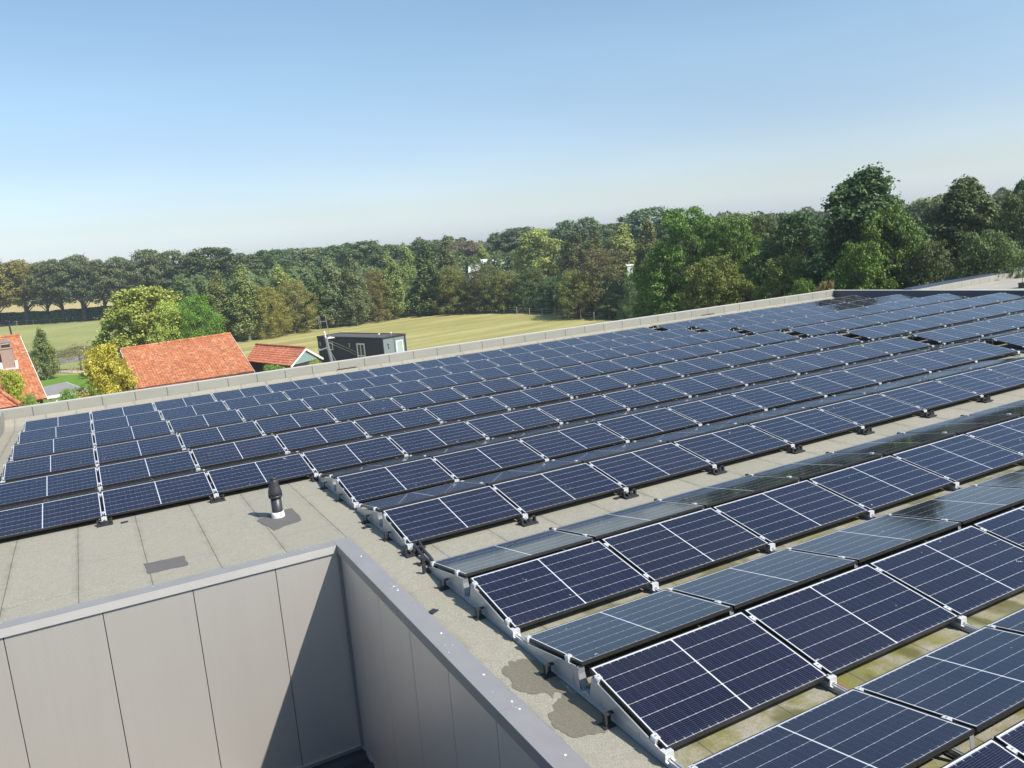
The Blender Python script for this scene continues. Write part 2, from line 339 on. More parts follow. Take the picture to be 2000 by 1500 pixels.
# ------------------------------------------------------------------ the setting
g = MB(); g.face([(-3000, -400, GZ-.03), (3000, -400, GZ-.03), (3000, 4000, GZ-.03), (-3000, 4000, GZ-.03)], 'pasture'); tag(g.build('ground'), kind='structure')
def sheet(name, pts, mat, z): tag(MB().face([(x, y, GZ+z) for x, y in pts], mat).build(name), kind='structure')
sheet('mown_field', [(2, 70), (60, 55), (110, 60), (110, 150), (62.5, 150), (52, 146), (37, 145), (23, 142), (12, 142), (8, 112)], 'mown', -.022)
sheet('far_field', [(-90, 305), (60, 262), (90, 420), (-90, 520)], 'stubble', -.022)
sheet('dry_grass_strip', [(12.5, 137), (19.3, 135.8), (26.6, 136.4), (37, 140.2), (50.6, 138.5), (51, 141.5), (37, 143.4), (26, 140.2), (12.5, 140.4)], 'drygrass', -.012)
sheet('lawn', [(-11, 119.6), (-4.2, 113.6), (0, 100), (-2, 84), (-20, 84), (-20, 124)], 'lawn', -.018)
sheet('road', [(-40, 133), (-9.47, 131.0), (-2.7, 133.2), (6, 131.5), (6, 137.0), (-2.6, 139.7), (-10.8, 139.9), (-40, 142)], 'asphalt', -.008)
sheet('path', [(-12, 127.3), (-8.6, 122.2), (-5.0, 116.7), (-2.4, 114.2), (-2.4, 117.6), (-5.06, 120.4), (-8.68, 125.5), (-12, 130)], 'path', -.014)

# ------------------------------------------------------------------ the building we stand on
bld = thing('flat_roof_hall', 'large hall with grey mineral felt flat roof covered in solar panels, filling the foreground', 'building', (0, 0, 0))
mb = MB()
ys = [YC+.02 + (24.2-YC-.02)*k/24 for k in range(25)]
prof = [(y, zroof(y)) for y in ys] + [(24.75, -.66), (YF-.02, -.475)]
for (a, za), (b, zb) in zip(prof, prof[1:]): mb.face([(XL, a, za), (XR, a, za), (XR, b, zb), (XL, b, zb)], 'felt')
for k in range(12):
    a, b = -12+k*(YC+12.02)/12, -12+(k+1)*(YC+12.02)/12; mb.face([(XC+.06, a, zroof(a)), (XR, a, zroof(a)), (XR, b, zroof(b)), (XC+.06, b, zroof(b))], 'felt')
mb.build('roof_membrane', bld)
pm = MB()    # parapets: upstand of felt with a thin metal trim
zt = -.185
pm.box((XL-.3, YF, -1.2), (XR+.3, YF+.26, zt), 'parfelt'); pm.build('parapet', bld)
tm = MB().box((XL-.3, YF+.2, zt-.10), (XR+.3, YF+.285, zt+.025), 'coping_light'); tm.build('parapet_trim', bld)
pm = MB(); n = 12
for k in range(n):
    a, b = YC+(YF-YC)*k/n, YC+(YF-YC)*(k+1)/n; za, zb = zroof(a)+.24, zroof(b)+.24
    zb = min(zb, zt+.0) if False else zb
    za, zb = [max(zroof(q)+.22, zt) for q in (a, b)]
    pm.prism([(XL-.26, a, -1.2), (XL, a, -1.2), (XL, a, za), (XL-.26, a, za)], (0, b-a-.0005, 0), 'parfelt')
pm.build('parapet', bld)
MB().box((XL-.30, YC, zt-.08), (XL-.19, YF, zt+.155), 'coping').build('parapet_trim', bld)
pm = MB()
def ze(y): return -.195 + (25.2-y)*.0193
pm.prism([(XR, YF, -1.2), (XR, -12, -1.2), (XR, -12, ze(-12)), (XR, YF, ze(YF))], (.26, 0, 0), 'navy'); pm.build('parapet', bld)
pm = MB(); pm.prism([(XR-.012, YF, ze(YF)+.001), (XR-.012, -12, ze(-12)+.001), (XR-.012, -12, ze(-12)+.02), (XR-.012, YF, ze(YF)+.02)], (.29, 0, 0), 'coping_light'); pm.build('parapet_trim', bld)
for x0, n_ in ((4.72, 3), (22.4, 3)):   # overflow slots in the far parapet
    sm = MB(); sm.box((x0, YF-.02, -.575), (x0+.74, YF-.004, -.455), 'dark_wood')
    for k in range(n_+1): sm.box((x0-.01+k*.245, YF-.03, -.58), (x0+.01+k*.245, YF-.02, -.45), 'black_plastic')
    sm.box((x0-.01, YF-.032, -.455), (x0+.75, YF-.02, -.435), 'black_plastic'); sm.build('overflow_grille', bld)
# outer walls down to the ground
ow = MB(); ow.box((XL-.25, YF+.02, GZ), (XR+.25, YF+.24, -1.2), 'clad'); ow.box((XL-.25, YC, GZ), (XL-.05, YF+.02, -1.2), 'clad'); ow.box((XR+.02, -12, GZ), (XR+.24, YF, -1.2), 'clad'); ow.build('outer_wall', bld)
# courtyard walls of cladding panels with open joints
zf = -3.25
cw = MB()
for k in range(9):
    x1 = -.59-1.052*k if k == 0 else -1.638+.0-1.052*(k-1); x0 = -1.638-1.052*k+.0
    x1 = min(x1, XC-.012) if k == 0 else x1
    x0 = max(x0, -8)
    if x1-x0 > .1: cw.box((x0+.005, YC, zf), (x1-.005, YC+.06, -.22), 'clad')
cw.build('wall_cladding', bld, bevel=.003)
MB().box((-8, YC+.03, zf), (XC+.06, YC+.09, -.25), 'dark_wood').build('wall_core', bld)
cw = MB()
yj = [YC-.012, 5.166, 4.574-.45, 3.02, 1.97, 1.474-.6, -.2, -1.25, -2.3, -3.35, -4.4, -5.45, -6.5, -7.55, -8.6, -9.65, -10.7, -12]
yj = [YC-.012] + [5.72-1.06*k for k in range(17)]
for a, b in zip(yj, yj[1:]): cw.box((XC, b+.004, zf), (XC+.05, a-.004, -.22), 'clad')
cw.build('wall_cladding', bld, bevel=.003)
MB().box((XC+.03, -12, zf), (XC+.055, YC-.01, -.25), 'dark_wood').build('wall_core', bld)
cw = MB()  # unseen left wall, added and kept dark to cut light on the right wall
for k in range(17): cw.box((-5.70, 6.24-1.06*(k+1)+.004, zf), (-5.64, 6.24-1.06*k-.004, -.22), 'charcoal')
cw.build('wall_cladding', bld); MB().box((-6.2, -12, GZ), (-5.705, 6.25, -.2), 'charcoal').build('outer_wall', bld); MB().box((-6.25, -12, -.2), (-5.62, 6.24, -.1), 'coping').build('coping', bld)
# corner trim and copings
MB().box((XC-.035, YC-.035, zf), (XC-.002, YC-.002, -.235), 'coping').build('corner_trim', bld)
cp = MB(); zc = -.105
cp.box((-8, YC-.028, zc-.006), (XC-.035, YC+.17, zc), 'coping'); cp.box((-8, YC-.03, zc-.115), (XC-.035, YC-.026, zc-.0065), 'coping_light')
cp.box((-8, YC+.166, zc-.07), (XC+.2, YC+.172, zc-.0065), 'coping')
cp.build('coping', bld)
cp = MB()
for a, b in ((YC+.17, 4.33), (4.33, 1.33), (1.33, -1.67), (-1.67, -12)):
    cp.box((XC-.034, b+.002, zc-.004), (XC+.205, a-.002, zc+.003), 'coping'); cp.box((XC-.036, b+.002, zc-.125), (XC-.0305, min(a, YC-.03)-.002, zc-.0045), 'coping')
    cp.box((XC+.203, b+.002, zc-.05), (XC+.209, a-.002, zc-.0045), 'coping')
cp.build('coping', bld)
sc_ = MB()
for y in (5.6, 4.4, 4.26, 2.95, 1.95, 1.4, 1.26, .5):
    sc_.lathe([(.011, 0), (.011, .004), (.006, .007)], 'white_zinc', 10)
    for i in range(len(sc_.v)-30, len(sc_.v)): vx, vy, vz = sc_.v[i]; sc_.v[i] = (vx+XC+.12+.03*((y*7) % 1-.5), vy+y, vz+zc+.0035)
sc_.build('coping_screws', bld)
# bird droppings / granules lying along the coping
dr = MB(); rr = random.Random(3)
for k in range(48):
    if k < 28: x, y = -5.5+rr.random()**.9*4.6, YC+.1+abs(rr.gauss(0, .03))
    else: x, y = XC+.02+.16*rr.random(), 6.2-rr.random()*5.6
    if 28 <= k < 40: x, y = XC+.03+.13*rr.random(), rr.choice([4.33, 1.33, 2.7])+rr.gauss(0, .03)
    s_ = .003+.0055*rr.random()
    dr.face([(x+s_*math.cos(a)*rr.uniform(.6, 1.3), y+s_*math.sin(a)*rr.uniform(.6, 1.3), zc+.0045) for a in (0, 1.2, 2.5, 3.7, 5)], 'white_zinc')
tag(dr.build('coping_debris'), 'small white specks of grit and droppings lying on the courtyard coping', 'grit', kind='stuff')
# courtyard roof: dark trapezoidal sheet with ribs along the rows, and a base trim
cr = MB(); cr.face([(-9, -12, zf), (XC, -12, zf), (XC, YC, zf), (-9, YC, zf)], 'darkroof')
for k in range(52):
    y = YC-.18-k*.33; cr.prism([(-9, y-.10, zf+.001), (-9, y-.05, zf+.05), (-9, y+.02, zf+.05), (-9, y+.07, zf+.001)], (9+XC-.02, 0, 0), 'darkroof')
cr.build('courtyard_roof', bld)
MB().box((-8, YC-.03, zf), (XC-.036, YC-.002, zf+.05), 'coping').box((XC-.03, -12, zf), (XC-.002, YC-.036, zf+.05), 'coping').build('base_trim', bld)

# unseen block added behind the camera to cut sky light on the courtyard
hb = thing('sky_fill_blocker', 'unseen dark block added behind the viewpoint to cut sky light', 'building', (-5, -9, 0))
MB().box((-9, -8, GZ), (4.2, 3.6, 2.3), 'charcoal').build('wall', hb); MB().box((-9.1, -8.1, 2.3), (4.3, 3.7, 2.4), 'coping').build('coping', hb)

# the wing beyond the right parapet
wing = thing('roof_wing', 'adjoining flat roof with pale kerb and dark blue edge beyond the right parapet', 'building', (31.4, 20.7, 0))
def W(x, y, z): return (x-31.4, y-20.7, z)
d = Vector((10.9, 1.1, 0)).normalized(); nrm = Vector((-d.y, d.x, 0)); o = Vector((31.62, 20.72, 0)) - Vector((31.4, 20.7, 0))
wr = MB(); a = o; e = o+d*60
wr.face([Vector((.25, -33, -.42)), Vector((60, -33, -.42)), e+Vector((0, 0, -.42)), a+Vector((0, 0, -.42))], 'winged_felt'); wr.build('roof_membrane', wing)
k1 = MB(); k1.prism([a+Vector((0, 0, -.45)), a+Vector((0, 0, -.15)), a+nrm*.14+Vector((0, 0, -.12)), a+nrm*.14+Vector((0, 0, -.45))], d*60, 'parfelt'); k1.build('kerb', wing)
k2 = MB(); k2.prism([a+nrm*.141+Vector((0, 0, -8.9)), a+nrm*.141+Vector((0, 0, -.03)), a+nrm*.55+Vector((0, 0, -.03)), a+nrm*.55+Vector((0, 0, -8.9))], d*60, 'navy'); k2.build('edge_trim', wing)
vt = thing('roof_outlet', 'small dark vent box with a thin rod on the adjoining roof at the right edge', 'vent', (36.15, 18.3, -.42))
MB().box((-.12, -.15, 0), (.3, .15, .22), 'black_plastic').box((-.16, -.18, .22), (.34, .18, .25), 'black_plastic').build('vent_box', vt, bevel=.01)
MB().tube([(-.05, 0, .25), (-.05, 0, .5)], .012, 'black_plastic').box((-.2, -.02, .5), (.5, .02, .53), 'black_plastic').build('rod', vt)

# ------------------------------------------------------------------ solar panels
fm = MB()
t, lip = .035, .0095
fm.box((0, 0, -t), (L, lip, 0), 'black_frame').box((0, S-lip, -t), (L, S, 0), 'black_frame').box((0, lip, -t), (lip, S-lip, 0), 'black_frame').box((L-lip, lip, -t), (L, S-lip, 0), 'black_frame')
frame_me = fm.mesh('frame')
gm = MB(); gm.face([(lip, lip, -.0025), (L-lip, lip, -.0025), (L-lip, S-lip, -.0025), (lip, S-lip, -.0025)], 'cells'); gm.face([(lip, lip, -.009), (lip, S-lip, -.009), (L-lip, S-lip, -.009), (L-lip, lip, -.009)], 'backsheet')
glass_me = gm.mesh('cell_glass')
proto = []
for me, nm in ((frame_me, 'frame'), (glass_me, 'cell_glass')): proto.append(me)
def dx_(T): return -.022 if T <= 2 else 0
def zx(x): return .00072*x
def rowpts(T):
    y0 = TY[T]; c = math.cos(TILT)*S; h = math.sin(TILT)*S; b = [y0, y0+c, y0+c+GAP, y0+2*c+GAP]
    return [(q, cv(q)+e*h - (.0036 if T <= 2 else 0)) for q, e in zip(b, (0, 1, 1, 0))]
panel0 = None; JR = random.Random(11)
def place_panel(T, face, x, label):
    global panel0
    pts = rowpts(T); (ya, za), (yb, zb) = (pts[0], pts[1]) if face == 'N' else (pts[2], pts[3])
    if panel0 is None:
        panel0 = thing('solar_panel', label, 'solar panel'); link('frame', frame_me, panel0); link('cell_glass', glass_me, panel0); r = panel0
    else: r = copy_tree(panel0)
    r.location = (x+dx_(T), ya, za+zx(x)); r.rotation_euler = (math.atan2(zb-za, yb-ya)+JR.gauss(0, .0016), JR.gauss(0, .0007), 0)
    r['label'] = label; r['group'] = 'solar panels on the flat roof'
ROWS = {0: (0, 3), 1: (0, 5), 2: (0, 7), 3: (0, 9), 4: (0, 10)}
ROWS.update({T: (-3, 10) for T in range(5, 11)})
def rowname(T): return 'nearest' if T == 0 else ORD[T]+' nearest' if T < 5 else {5: 'sixth farthest', 6: 'fifth farthest', 7: 'fourth farthest', 8: 'third farthest', 9: 'second farthest', 10: 'farthest'}[T]
for T, (a, b) in ROWS.items():
    for i in range(a, b):
        blk = ''
        place_panel(T, 'N', i*P, 'near-slope solar panel, %s from the left in the %s ridged row%s' % (ORD[i-a], rowname(T), blk))
        if T <= 8 or i >= 5: place_panel(T, 'F', i*P, 'far-slope solar panel, %s from the left in the %s ridged row%s' % (ORD[i-a], rowname(T), blk))
for T in range(4, 11):
    for i in range(0, 3 if T == 4 else 7):
        place_panel(T, 'N', X2+i*P, 'near-slope solar panel, %s right of the cross gap in the %s ridged row' % (ORD[i], rowname(T)))
        if T <= 7 or i < 4: place_panel(T, 'F', X2+i*P, 'far-slope solar panel, %s right of the cross gap in the %s ridged row' % (ORD[i], rowname(T)))

# ------------------------------------------------------------------ mounting racks, one at every panel joint
c, h = math.cos(TILT)*S, math.sin(TILT)*S
z0 = .13
def pn(s_, off=0): return (s_*math.cos(TILT), z0+s_*math.sin(TILT)+off)           # N slope
def pf(s_, off=0): return (c+GAP+(S-s_)*math.cos(TILT), z0+s_*math.sin(TILT)+off)  # F slope, s_ from its low edge
def rail_mb(l=2.40, lite=False):
    m = MB(); m.box((-.022, -.09, .012), (.022, l-.09, .05), 'alu'); 
    if not lite:
        m.box((-.034, -.09, .012), (-.0225, l-.09, .02), 'alu'); m.box((.0225, -.09, .012), (.034, l-.09, .02), 'alu')
        m.box((-.02, -.088, .0505), (-.008, l-.092, .06), 'alu'); m.box((.008, -.088, .0505), (.02, l-.092, .06), 'alu')
    return m
def bracket_mb(m=None):
    m = m or MB(); m.box((-.042, -.038, .048), (.042, -.033, .115), 'alu_white'); m.box((-.042, -.033, .11), (.042, .03, .115), 'alu_white'); m.box((-.042, -.06, .044), (.042, -.033, .05), 'alu_white')
    m.box((-.012, -.045, .066), (-.002, -.038, .076), 'galv'); m.box((.004, -.045, .066), (.014, -.038, .076), 'galv')
    return m
def clamp_mb(kind, s_, end=0, m=None):
    m = m or MB(); y, z = (pn if kind == 'N' else pf)(s_); M = Matrix.Translation((0, y, z)) @ Matrix.Rotation(TILT if kind == 'N' else -TILT, 4, 'X')
    if end: m.box((-.026, -.03, -.045), (-.0005+.0155, .03, .004), 'alu_white', M); m.box((-.02, -.03, .0045), (.026, .03, .0085), 'alu_white', M)
    else: m.box((-.013, -.032, -.03), (.013, .032, .0008), 'alu_white', M); m.box((-.023, -.032, .0012), (.023, .032, .0055), 'alu_white', M)
    m.box((-.007, -.007, .009 if end else .006), (.007, .007, .014 if end else .011), 'galv', M)
    return m
def post_mb(m=None, w=.03, side='both'):
    m = m or MB()
    if side != 'near': m.prism([(-w, c+GAP+.005, .05), (w, c+GAP+.005, .05), (w*1.25, c+GAP+.03, .27), (-w*1.25, c+GAP+.03, .27)], (0, .003, 0), 'alu')
    if side != 'far': m.prism([(-w, c-.045, .05), (w, c-.045, .05), (w, c-.06, .27), (-w, c-.06, .27)], (0, -.003, 0), 'alu')
    return m
def foot_mb():
    m = MB(); m.box((-.12, -.20, .001), (.12, -.01, .022), 'rubber')
    for s_ in (-1, 1): m.box((s_*.105-.014, -.14, .022), (s_*.105+.014, -.08, .095), 'rubber'); m.box((s_*.088-.022, -.125, .08), (s_*.088+.022, -.095, .096), 'rubber')
    m.box((-.05, -.16, .022), (.05, -.05, .055), 'rubber'); m.box((-.02, -.17, .055), (.02, -.13, .085), 'rubber')
    return m
def backfoot_mb():
    m = MB(); m.box((-.07, 2.17, .001), (.07, 2.32, .02), 'rubber'); m.box((-.02, 2.2, .02), (.02, 2.25, .13), 'rubber'); m.box((-.13, 2.17, .02), (-.09, 2.21, .12), 'rubber')
    return m
def sidefoot_mb(y):
    m = MB(); m.box((-.15, y-.05, .001), (-.02, y+.05, .014), 'rubber'); m.prism([(-.125, y-.03, .014), (-.105, y-.03, .014), (-.105, y-.02, .12), (-.125, y-.02, .12)], (0, .045, 0), 'rubber')
    m.box((-.105, y-.02, .10), (-.03, y+.02, .112), 'rubber'); m.box((-.075, y-.025, .02), (-.068, y+.02, .10), 'rubber'); return m
def plate(kind, sgn=-1):
    m = MB(); x = sgn*.026
    if kind == 'N': P_ = [(.0, .05), (c-.0, .05), (c-.02, .075), (c-.075, .268), (c-.115, .268), (.03, .098), (-.02, .085)]
    else:
        q = c+GAP; P_ = [(q+.0, .05), (2*c+GAP+.03, .05), (2*c+GAP+.02, .072), (2*c+GAP-.05, .085), (q+.06, .262), (q+.02, .262)]
    m.prism([(x, y, z) for y, z in P_], (sgn*.0025, 0, 0), 'alu')
    if kind == 'N': em = [((.30, .062), (.56, .105)), ((.62, .062), (.84, .16))]
    else: em = [((q+.10, .062), (q+.42, .17)), ((q+.50, .062), (q+.78, .10))]
    for (a0, b0), (a1, b1) in em:   # pressed stiffening ribs
        m.box((x+sgn*.0025-.002, a0, b0), (x+sgn*.0025+.004*sgn, a1, b0+.012), 'alu'); m.box((x+sgn*.0025-.002, a0, b0+.012), (x+sgn*.0025+.004*sgn, a0+.014, b1), 'alu')
        m.box((x+sgn*.0025-.002, a1-.014, b0+.012), (x+sgn*.0025+.004*sgn, a1, b0+.03), 'alu')
    lipz = [(c-.075, .268), (.03, .098)] if kind == 'N' else [(q+.06, .262), (2*c+GAP-.05, .085)]
    m.beam((x, lipz[0][0], lipz[0][1]), (x, lipz[1][0], lipz[1][1]), .012, .004, 'alu')
    return m
def flange():
    m = MB(); q = c+GAP
    pts = [(q+.012, .262), (q+.018, .20), (q+.006, .14), (q-.022, .095), (q-.028, .055)]
    for (a, za), (b, zb) in zip(pts, pts[1:]):
        w0, w1 = .03+.10*(.262-za), .03+.10*(.262-zb)
        m.face([(-.026, a, za), (-.026, b, zb), (-.026+w1+.03, b, zb), (-.026+w0+.03, a, za)], 'alu'); m.face([(-.026, a+.003, za), (-.026+w0+.03, a+.003, za), (-.026+w1+.03, b+.003, zb), (-.026, b+.003, zb)], 'alu')
    m.box((-.03, q-.075, .051), (.04, q-.028, .062), 'alu')
    return m
PR = {}
def rack_proto(kind, T):
    """kind: joint / end; builds the parts once, later copied"""
    r = thing('mounting_rack', '', 'solar mount')
    short = T == 2 or T == 10
    rail_mb(2.33 if short else 2.44).build('rail', r)
    bracket_mb().build('bracket', r); post_mb(w=.02, side='far').build('ridge_post', r); post_mb(w=.02, side='near').build('ridge_post', r)
    e = kind != 'joint'
    for k_, s_ in (('N', .13), ('N', .91), ('F', .05), ('F', .83)): clamp_mb(k_, s_, e).build('clamp', r)
    if T in (3, 5, 0): foot_mb().build('foot', r)
    if T == 2: backfoot_mb().build('foot', r)
    if e:
        plate('N').build('side_plate', r); plate('F').build('side_plate', r); flange().build('end_flange', r)
        for y in (.66, 1.62): sidefoot_mb(y).build('foot', r)
    return r
def lite_proto(kind, T):
    m = rail_mb(2.40, True); bracket_mb(m); post_mb(m, .02)
    for k_, s_ in (('N', .13), ('N', .91), ('F', .05), ('F', .83)): clamp_mb(k_, s_, kind != 'joint', m)
    if kind != 'joint':
        for k_ in 'NF':
            q = plate(k_); i0 = len(m.v); m.v += q.v; m.f += [tuple(i+i0 for i in f) for f in q.f]; m.mi += [m.m('alu')]*len(q.f)
    o = m.build('mounting_rack'); return tag(o, 'x', 'solar mount')
first = {}
def place_rack(T, kind, x, label):
    key = (kind, {0: 0, 1: 1, 2: 2, 3: 3, 4: 1, 5: 5}.get(T, 'far' if T < 10 else 10))
    if key not in first: first[key] = lite_proto(kind, T) if T >= 6 else rack_proto(kind, T); r = first[key]
    else: r = copy_tree(first[key])
    ym = TY[T]+1.1; r.location = (x+dx_(T), TY[T], cv(TY[T])-z0+zx(x)); r.rotation_euler = (math.atan(-.001996*ym) if ym > 0 else 0, 0, 0)
    r['label'] = label; r['group'] = 'aluminium mounts under the solar panels'
for T, (a, b) in ROWS.items():
    for i in range(a, b+1):
        x = i*P-.0157
        if i == a: place_rack(T, 'end', -.002+i*P, 'aluminium mount at the open left end of the %s ridged row' % rowname(T))
        elif i == b and T >= 4: place_rack(T, 'joint', (b-1)*P+L+.016, 'aluminium mount on the left side of the cross gap, %s ridged row' % rowname(T))
        elif i < b: place_rack(T, 'joint', x, 'aluminium mount under the %s panel joint from the left, %s ridged row' % (ORD[i-a-1], rowname(T)))
for T in range(4, 11):
    for i in range(0, 3 if T == 4 else 8):
        if i == 0: place_rack(T, 'joint', X2-.016, 'aluminium mount on the right side of the cross gap, %s ridged row' % rowname(T))
        else: place_rack(T, 'joint', X2+i*P-.0157, 'aluminium mount under the %s panel joint right of the cross gap, %s ridged row' % (ORD[i-1], rowname(T)))

# cross-gap cable trays over a dark shade sheet, one per double row
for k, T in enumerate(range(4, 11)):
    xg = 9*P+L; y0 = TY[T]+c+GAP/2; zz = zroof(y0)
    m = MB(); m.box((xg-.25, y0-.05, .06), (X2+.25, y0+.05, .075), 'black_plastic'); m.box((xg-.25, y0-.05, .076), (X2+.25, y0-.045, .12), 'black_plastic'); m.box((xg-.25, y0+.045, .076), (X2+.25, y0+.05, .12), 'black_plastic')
    m.box((xg+.02, y0-1.0, .004), (X2-.02, y0+1.0, .03), 'rubber')  # dark sheet laid on the felt to paint in the gap's deep shade
    for q in (.12, .40): m.box((xg+q-.02, y0-.06, .0), (xg+q+.02, y0+.06, .06), 'rubber')
    m.tube([(xg+.05, y0-.3, .3), (xg+.2, y0-.1, .2), (xg+.35, y0+.1, .22), (xg+.5, y0+.3, .28)], .012, 'black_plastic')
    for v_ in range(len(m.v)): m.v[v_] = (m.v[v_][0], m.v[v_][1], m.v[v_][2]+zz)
    tag(m.build('cable_tray_shade_sheet'), 'cable tray with added dark shade sheet, cross gap of the %s ridged row' % rowname(T), 'cable tray', 'cable trays in the cross gap')

# ------------------------------------------------------------------ things lying on the felt
def zr3(p, off=.004): return (p[0], p[1], zroof(p[1])+off)
def patch(name, pts, mat, off, label, cat, grp=None, jit=.012, th=.004, seed=1):
    r_ = random.Random(seed); out = []
    for (x, y), (x2, y2) in zip(pts, pts[1:]+pts[:1]):
        for k in range(5):
            f = k/5; out.append((x+(x2-x)*f+r_.uniform(-jit, jit), y+(y2-y)*f+r_.uniform(-jit, jit)))
    m = MB(); m.face([zr3(p, off+th) for p in out], mat); n_ = len(out)
    for k in range(n_): p, q = out[k], out[(k+1) % n_]; m.face([zr3(p, .0), zr3(q, .0), zr3(q, off+th), zr3(p, off+th)], mat)
    return tag(m.build(name), label, cat, grp)
patch('bitumen_patch', [(-3.17, 7.58), (-3.15, 7.12), (-2.64, 7.08), (-2.64, 7.54)], 'bitumen', .002, 'dark grey rectangular repair patch lying on the felt left of the black flue', 'roof patch')
patch('bitumen_patch', [(-1.45, 8.43), (-1.34, 7.73), (-.86, 7.92), (-.84, 8.68), (-1.1, 8.7)], 'bitumen', .002, 'dark grey bitumen patch around the foot of the black flue', 'roof patch', jit=.02, seed=4)
def blob(name, pts, mat, label, cat, off=.003, seed=2):
    # smooth closed outline
    n_ = len(pts); out = []
    for k in range(n_):
        p0, p1, p2, p3 = [Vector(pts[(k+j-1) % n_]) for j in range(4)]
        for q in range(4):
            t_ = q/4; out.append(.5*((2*p1)+(p2-p0)*t_+(2*p0-5*p1+4*p2-p3)*t_*t_+(3*p1-p0-3*p2+p3)*t_**3))
    rb = random.Random(seed); cx_ = sum(p.x for p in out)/len(out); cy_ = sum(p.y for p in out)/len(out)
    out = [(p.x+(p.x-cx_)*k_, p.y+(p.y-cy_)*k_) for p in out for k_ in [rb.uniform(-.10, .09)]]
    m = MB(); m.face([zr3(p, off) for p in out], mat); return tag(m.build(name), label, cat)
blob('wet_stain', [(-.41, 1.95), (-.475, 1.65), (-.41, 1.46), (-.28, 1.38), (-.27, 1.3), (-.20, 1.33), (-.13, 1.22), (-.08, 1.4), (-.04, 1.6), (-.08, 1.9), (-.18, 2.02), (-.30, 2.03)], 'wetfelt', 'dark damp stain on the felt beside the mount, upper of two', 'stain')
blob('wet_stain', [(-.30, 1.18), (-.42, 1.09), (-.48, .95), (-.48, .81), (-.41, .69), (-.33, .63), (-.22, .61), (-.12, .63), (-.05, .8), (-.03, 1.05), (-.08, 1.21), (-.18, 1.26)], 'wetfelt', 'dark damp stain on the felt beside the mount, lower of two', 'stain')
# flue: turned profile with a collar, cowl and cap
fx, fy = -1.13, 8.38
fl = thing('roof_flue', 'black plastic flue pipe with flared cowl standing on the felt behind the courtyard wall', 'flue', (fx, fy, zroof(fy)+.004))
MB().lathe([(.104, 0), (.102, .05), (.097, .085), (.09, .09)], 'white_zinc').build('base_collar', fl, smooth=True)
MB().lathe([(.084, .02), (.084, .335), (.07, .335)], 'black_plastic').build('pipe', fl, smooth=True)
MB().lathe([(.092, .325), (.106, .33), (.108, .345), (.104, .362), (.09, .366)], 'black_plastic').build('ring', fl, smooth=True)
MB().lathe([(.088, .366), (.103, .385), (.107, .405), (.104, .43), (.092, .475), (.080, .52), (.073, .56), (.069, .60), (.062, .612), (.054, .612), (.054, .625), (.060, .63), (.059, .655), (.048, .662), (.044, .64)], 'black_plastic').build('cowl', fl, smooth=True)
fins = MB()
for k in range(10):
    a = k*math.pi/5; M = Matrix.Rotation(a, 4, 'Z'); fins.box((.086, -.006, .345), (.109, .006, .392), 'black_plastic', M)
fins.build('cowl_fins', fl)
for k, (x, y, a, lb) in enumerate([(-.47, 3.55, .5, 'small black rubber pad on the felt beside the courtyard coping'), (-.17, 6.85, .2, 'small black rubber pad on the felt left of the fourth nearest double row'), (3.37, 5.40, .1, 'small black rubber pad on the felt walkway between the arrays'), (-3.3, 10.02, .1, 'small dark pad on the felt under the front edge of the left panels')]):
    o_ = thing('rubber_pad', lb, 'rubber pad', (x, y, zroof(y)), 'loose rubber pads on the felt'); o_.rotation_euler = (0, 0, a)
    MB().box((-.055, -.04, .001), (.055, .04, .012), 'rubber').box((-.04, -.028, .0125), (.04, -.02, .016), 'black_plastic').box((-.04, -.004, .0125), (.04, .004, .016), 'black_plastic').box((-.04, .02, .0125), (.04, .028, .016), 'black_plastic').build('pad', o_, bevel=.003)
def hose(pts, r, label):
    # resample and add corrugation
    P_ = [Vector(p) for p in pts]; out = []
    for k in range(len(P_)-1):
        p0, p1, p2, p3 = P_[max(k-1, 0)], P_[k], P_[k+1], P_[min(k+2, len(P_)-1)]
        for q in range(16):
            t_ = q/16; out.append(.5*((2*p1)+(p2-p0)*t_+(2*p0-5*p1+4*p2-p3)*t_*t_+(3*p1-p0-3*p2+p3)*t_**3))
    m = MB(); m.tube(out, [r*(1.08 if k % 2 else .95) for k in range(len(out))], 'black_plastic', 10); return tag(m.build('cable_conduit', smooth=True), label, 'conduit', 'corrugated conduits between the racks')
zz = zroof(5.3)
hose([(.03, 6.5, zz+.05), (.07, 5.95, zz+.06), (.09, 5.70, zz+.10), (.055, 5.42, zz+.09), (.04, 5.15, zz+.06), (.035, 4.95, zz+.05), (.02, 4.6, zz+.05)], .021, 'left one of two black corrugated conduits bridging the gap between the two arrays')
hose([(.06, 6.5, zz+.05), (.12, 5.95, zz+.06), (.13, 5.70, zz+.11), (.135, 5.46, zz+.10), (.11, 5.2, zz+.06), (.09, 4.98, zz+.06), (.03, 4.6, zz+.06)], .021, 'right one of two black corrugated conduits bridging the gap between the two arrays')
for k, (x, y, lb) in enumerate([(-.05, 5.45, 'left of the two conduits at the corner of the near walkway'), (.16, 5.50, 'right of the two conduits at the corner of the near walkway'), (-.03, 4.93, 'beside the conduits at the corner of the third nearest row')]):
    o_ = thing('support_block', 'black rubber support block ' + lb, 'rubber foot', (x, y, zroof(y)), 'rubber blocks by the conduits')
    MB().box((-.07, -.05, .001), (.07, .05, .016), 'rubber').box((-.02, -.03, .016), (.02, .03, .11), 'rubber').box((-.05, -.03, .09), (-.02, .03, .11), 'rubber').build('rubber_pad', o_, bevel=.004)
cb = MB()
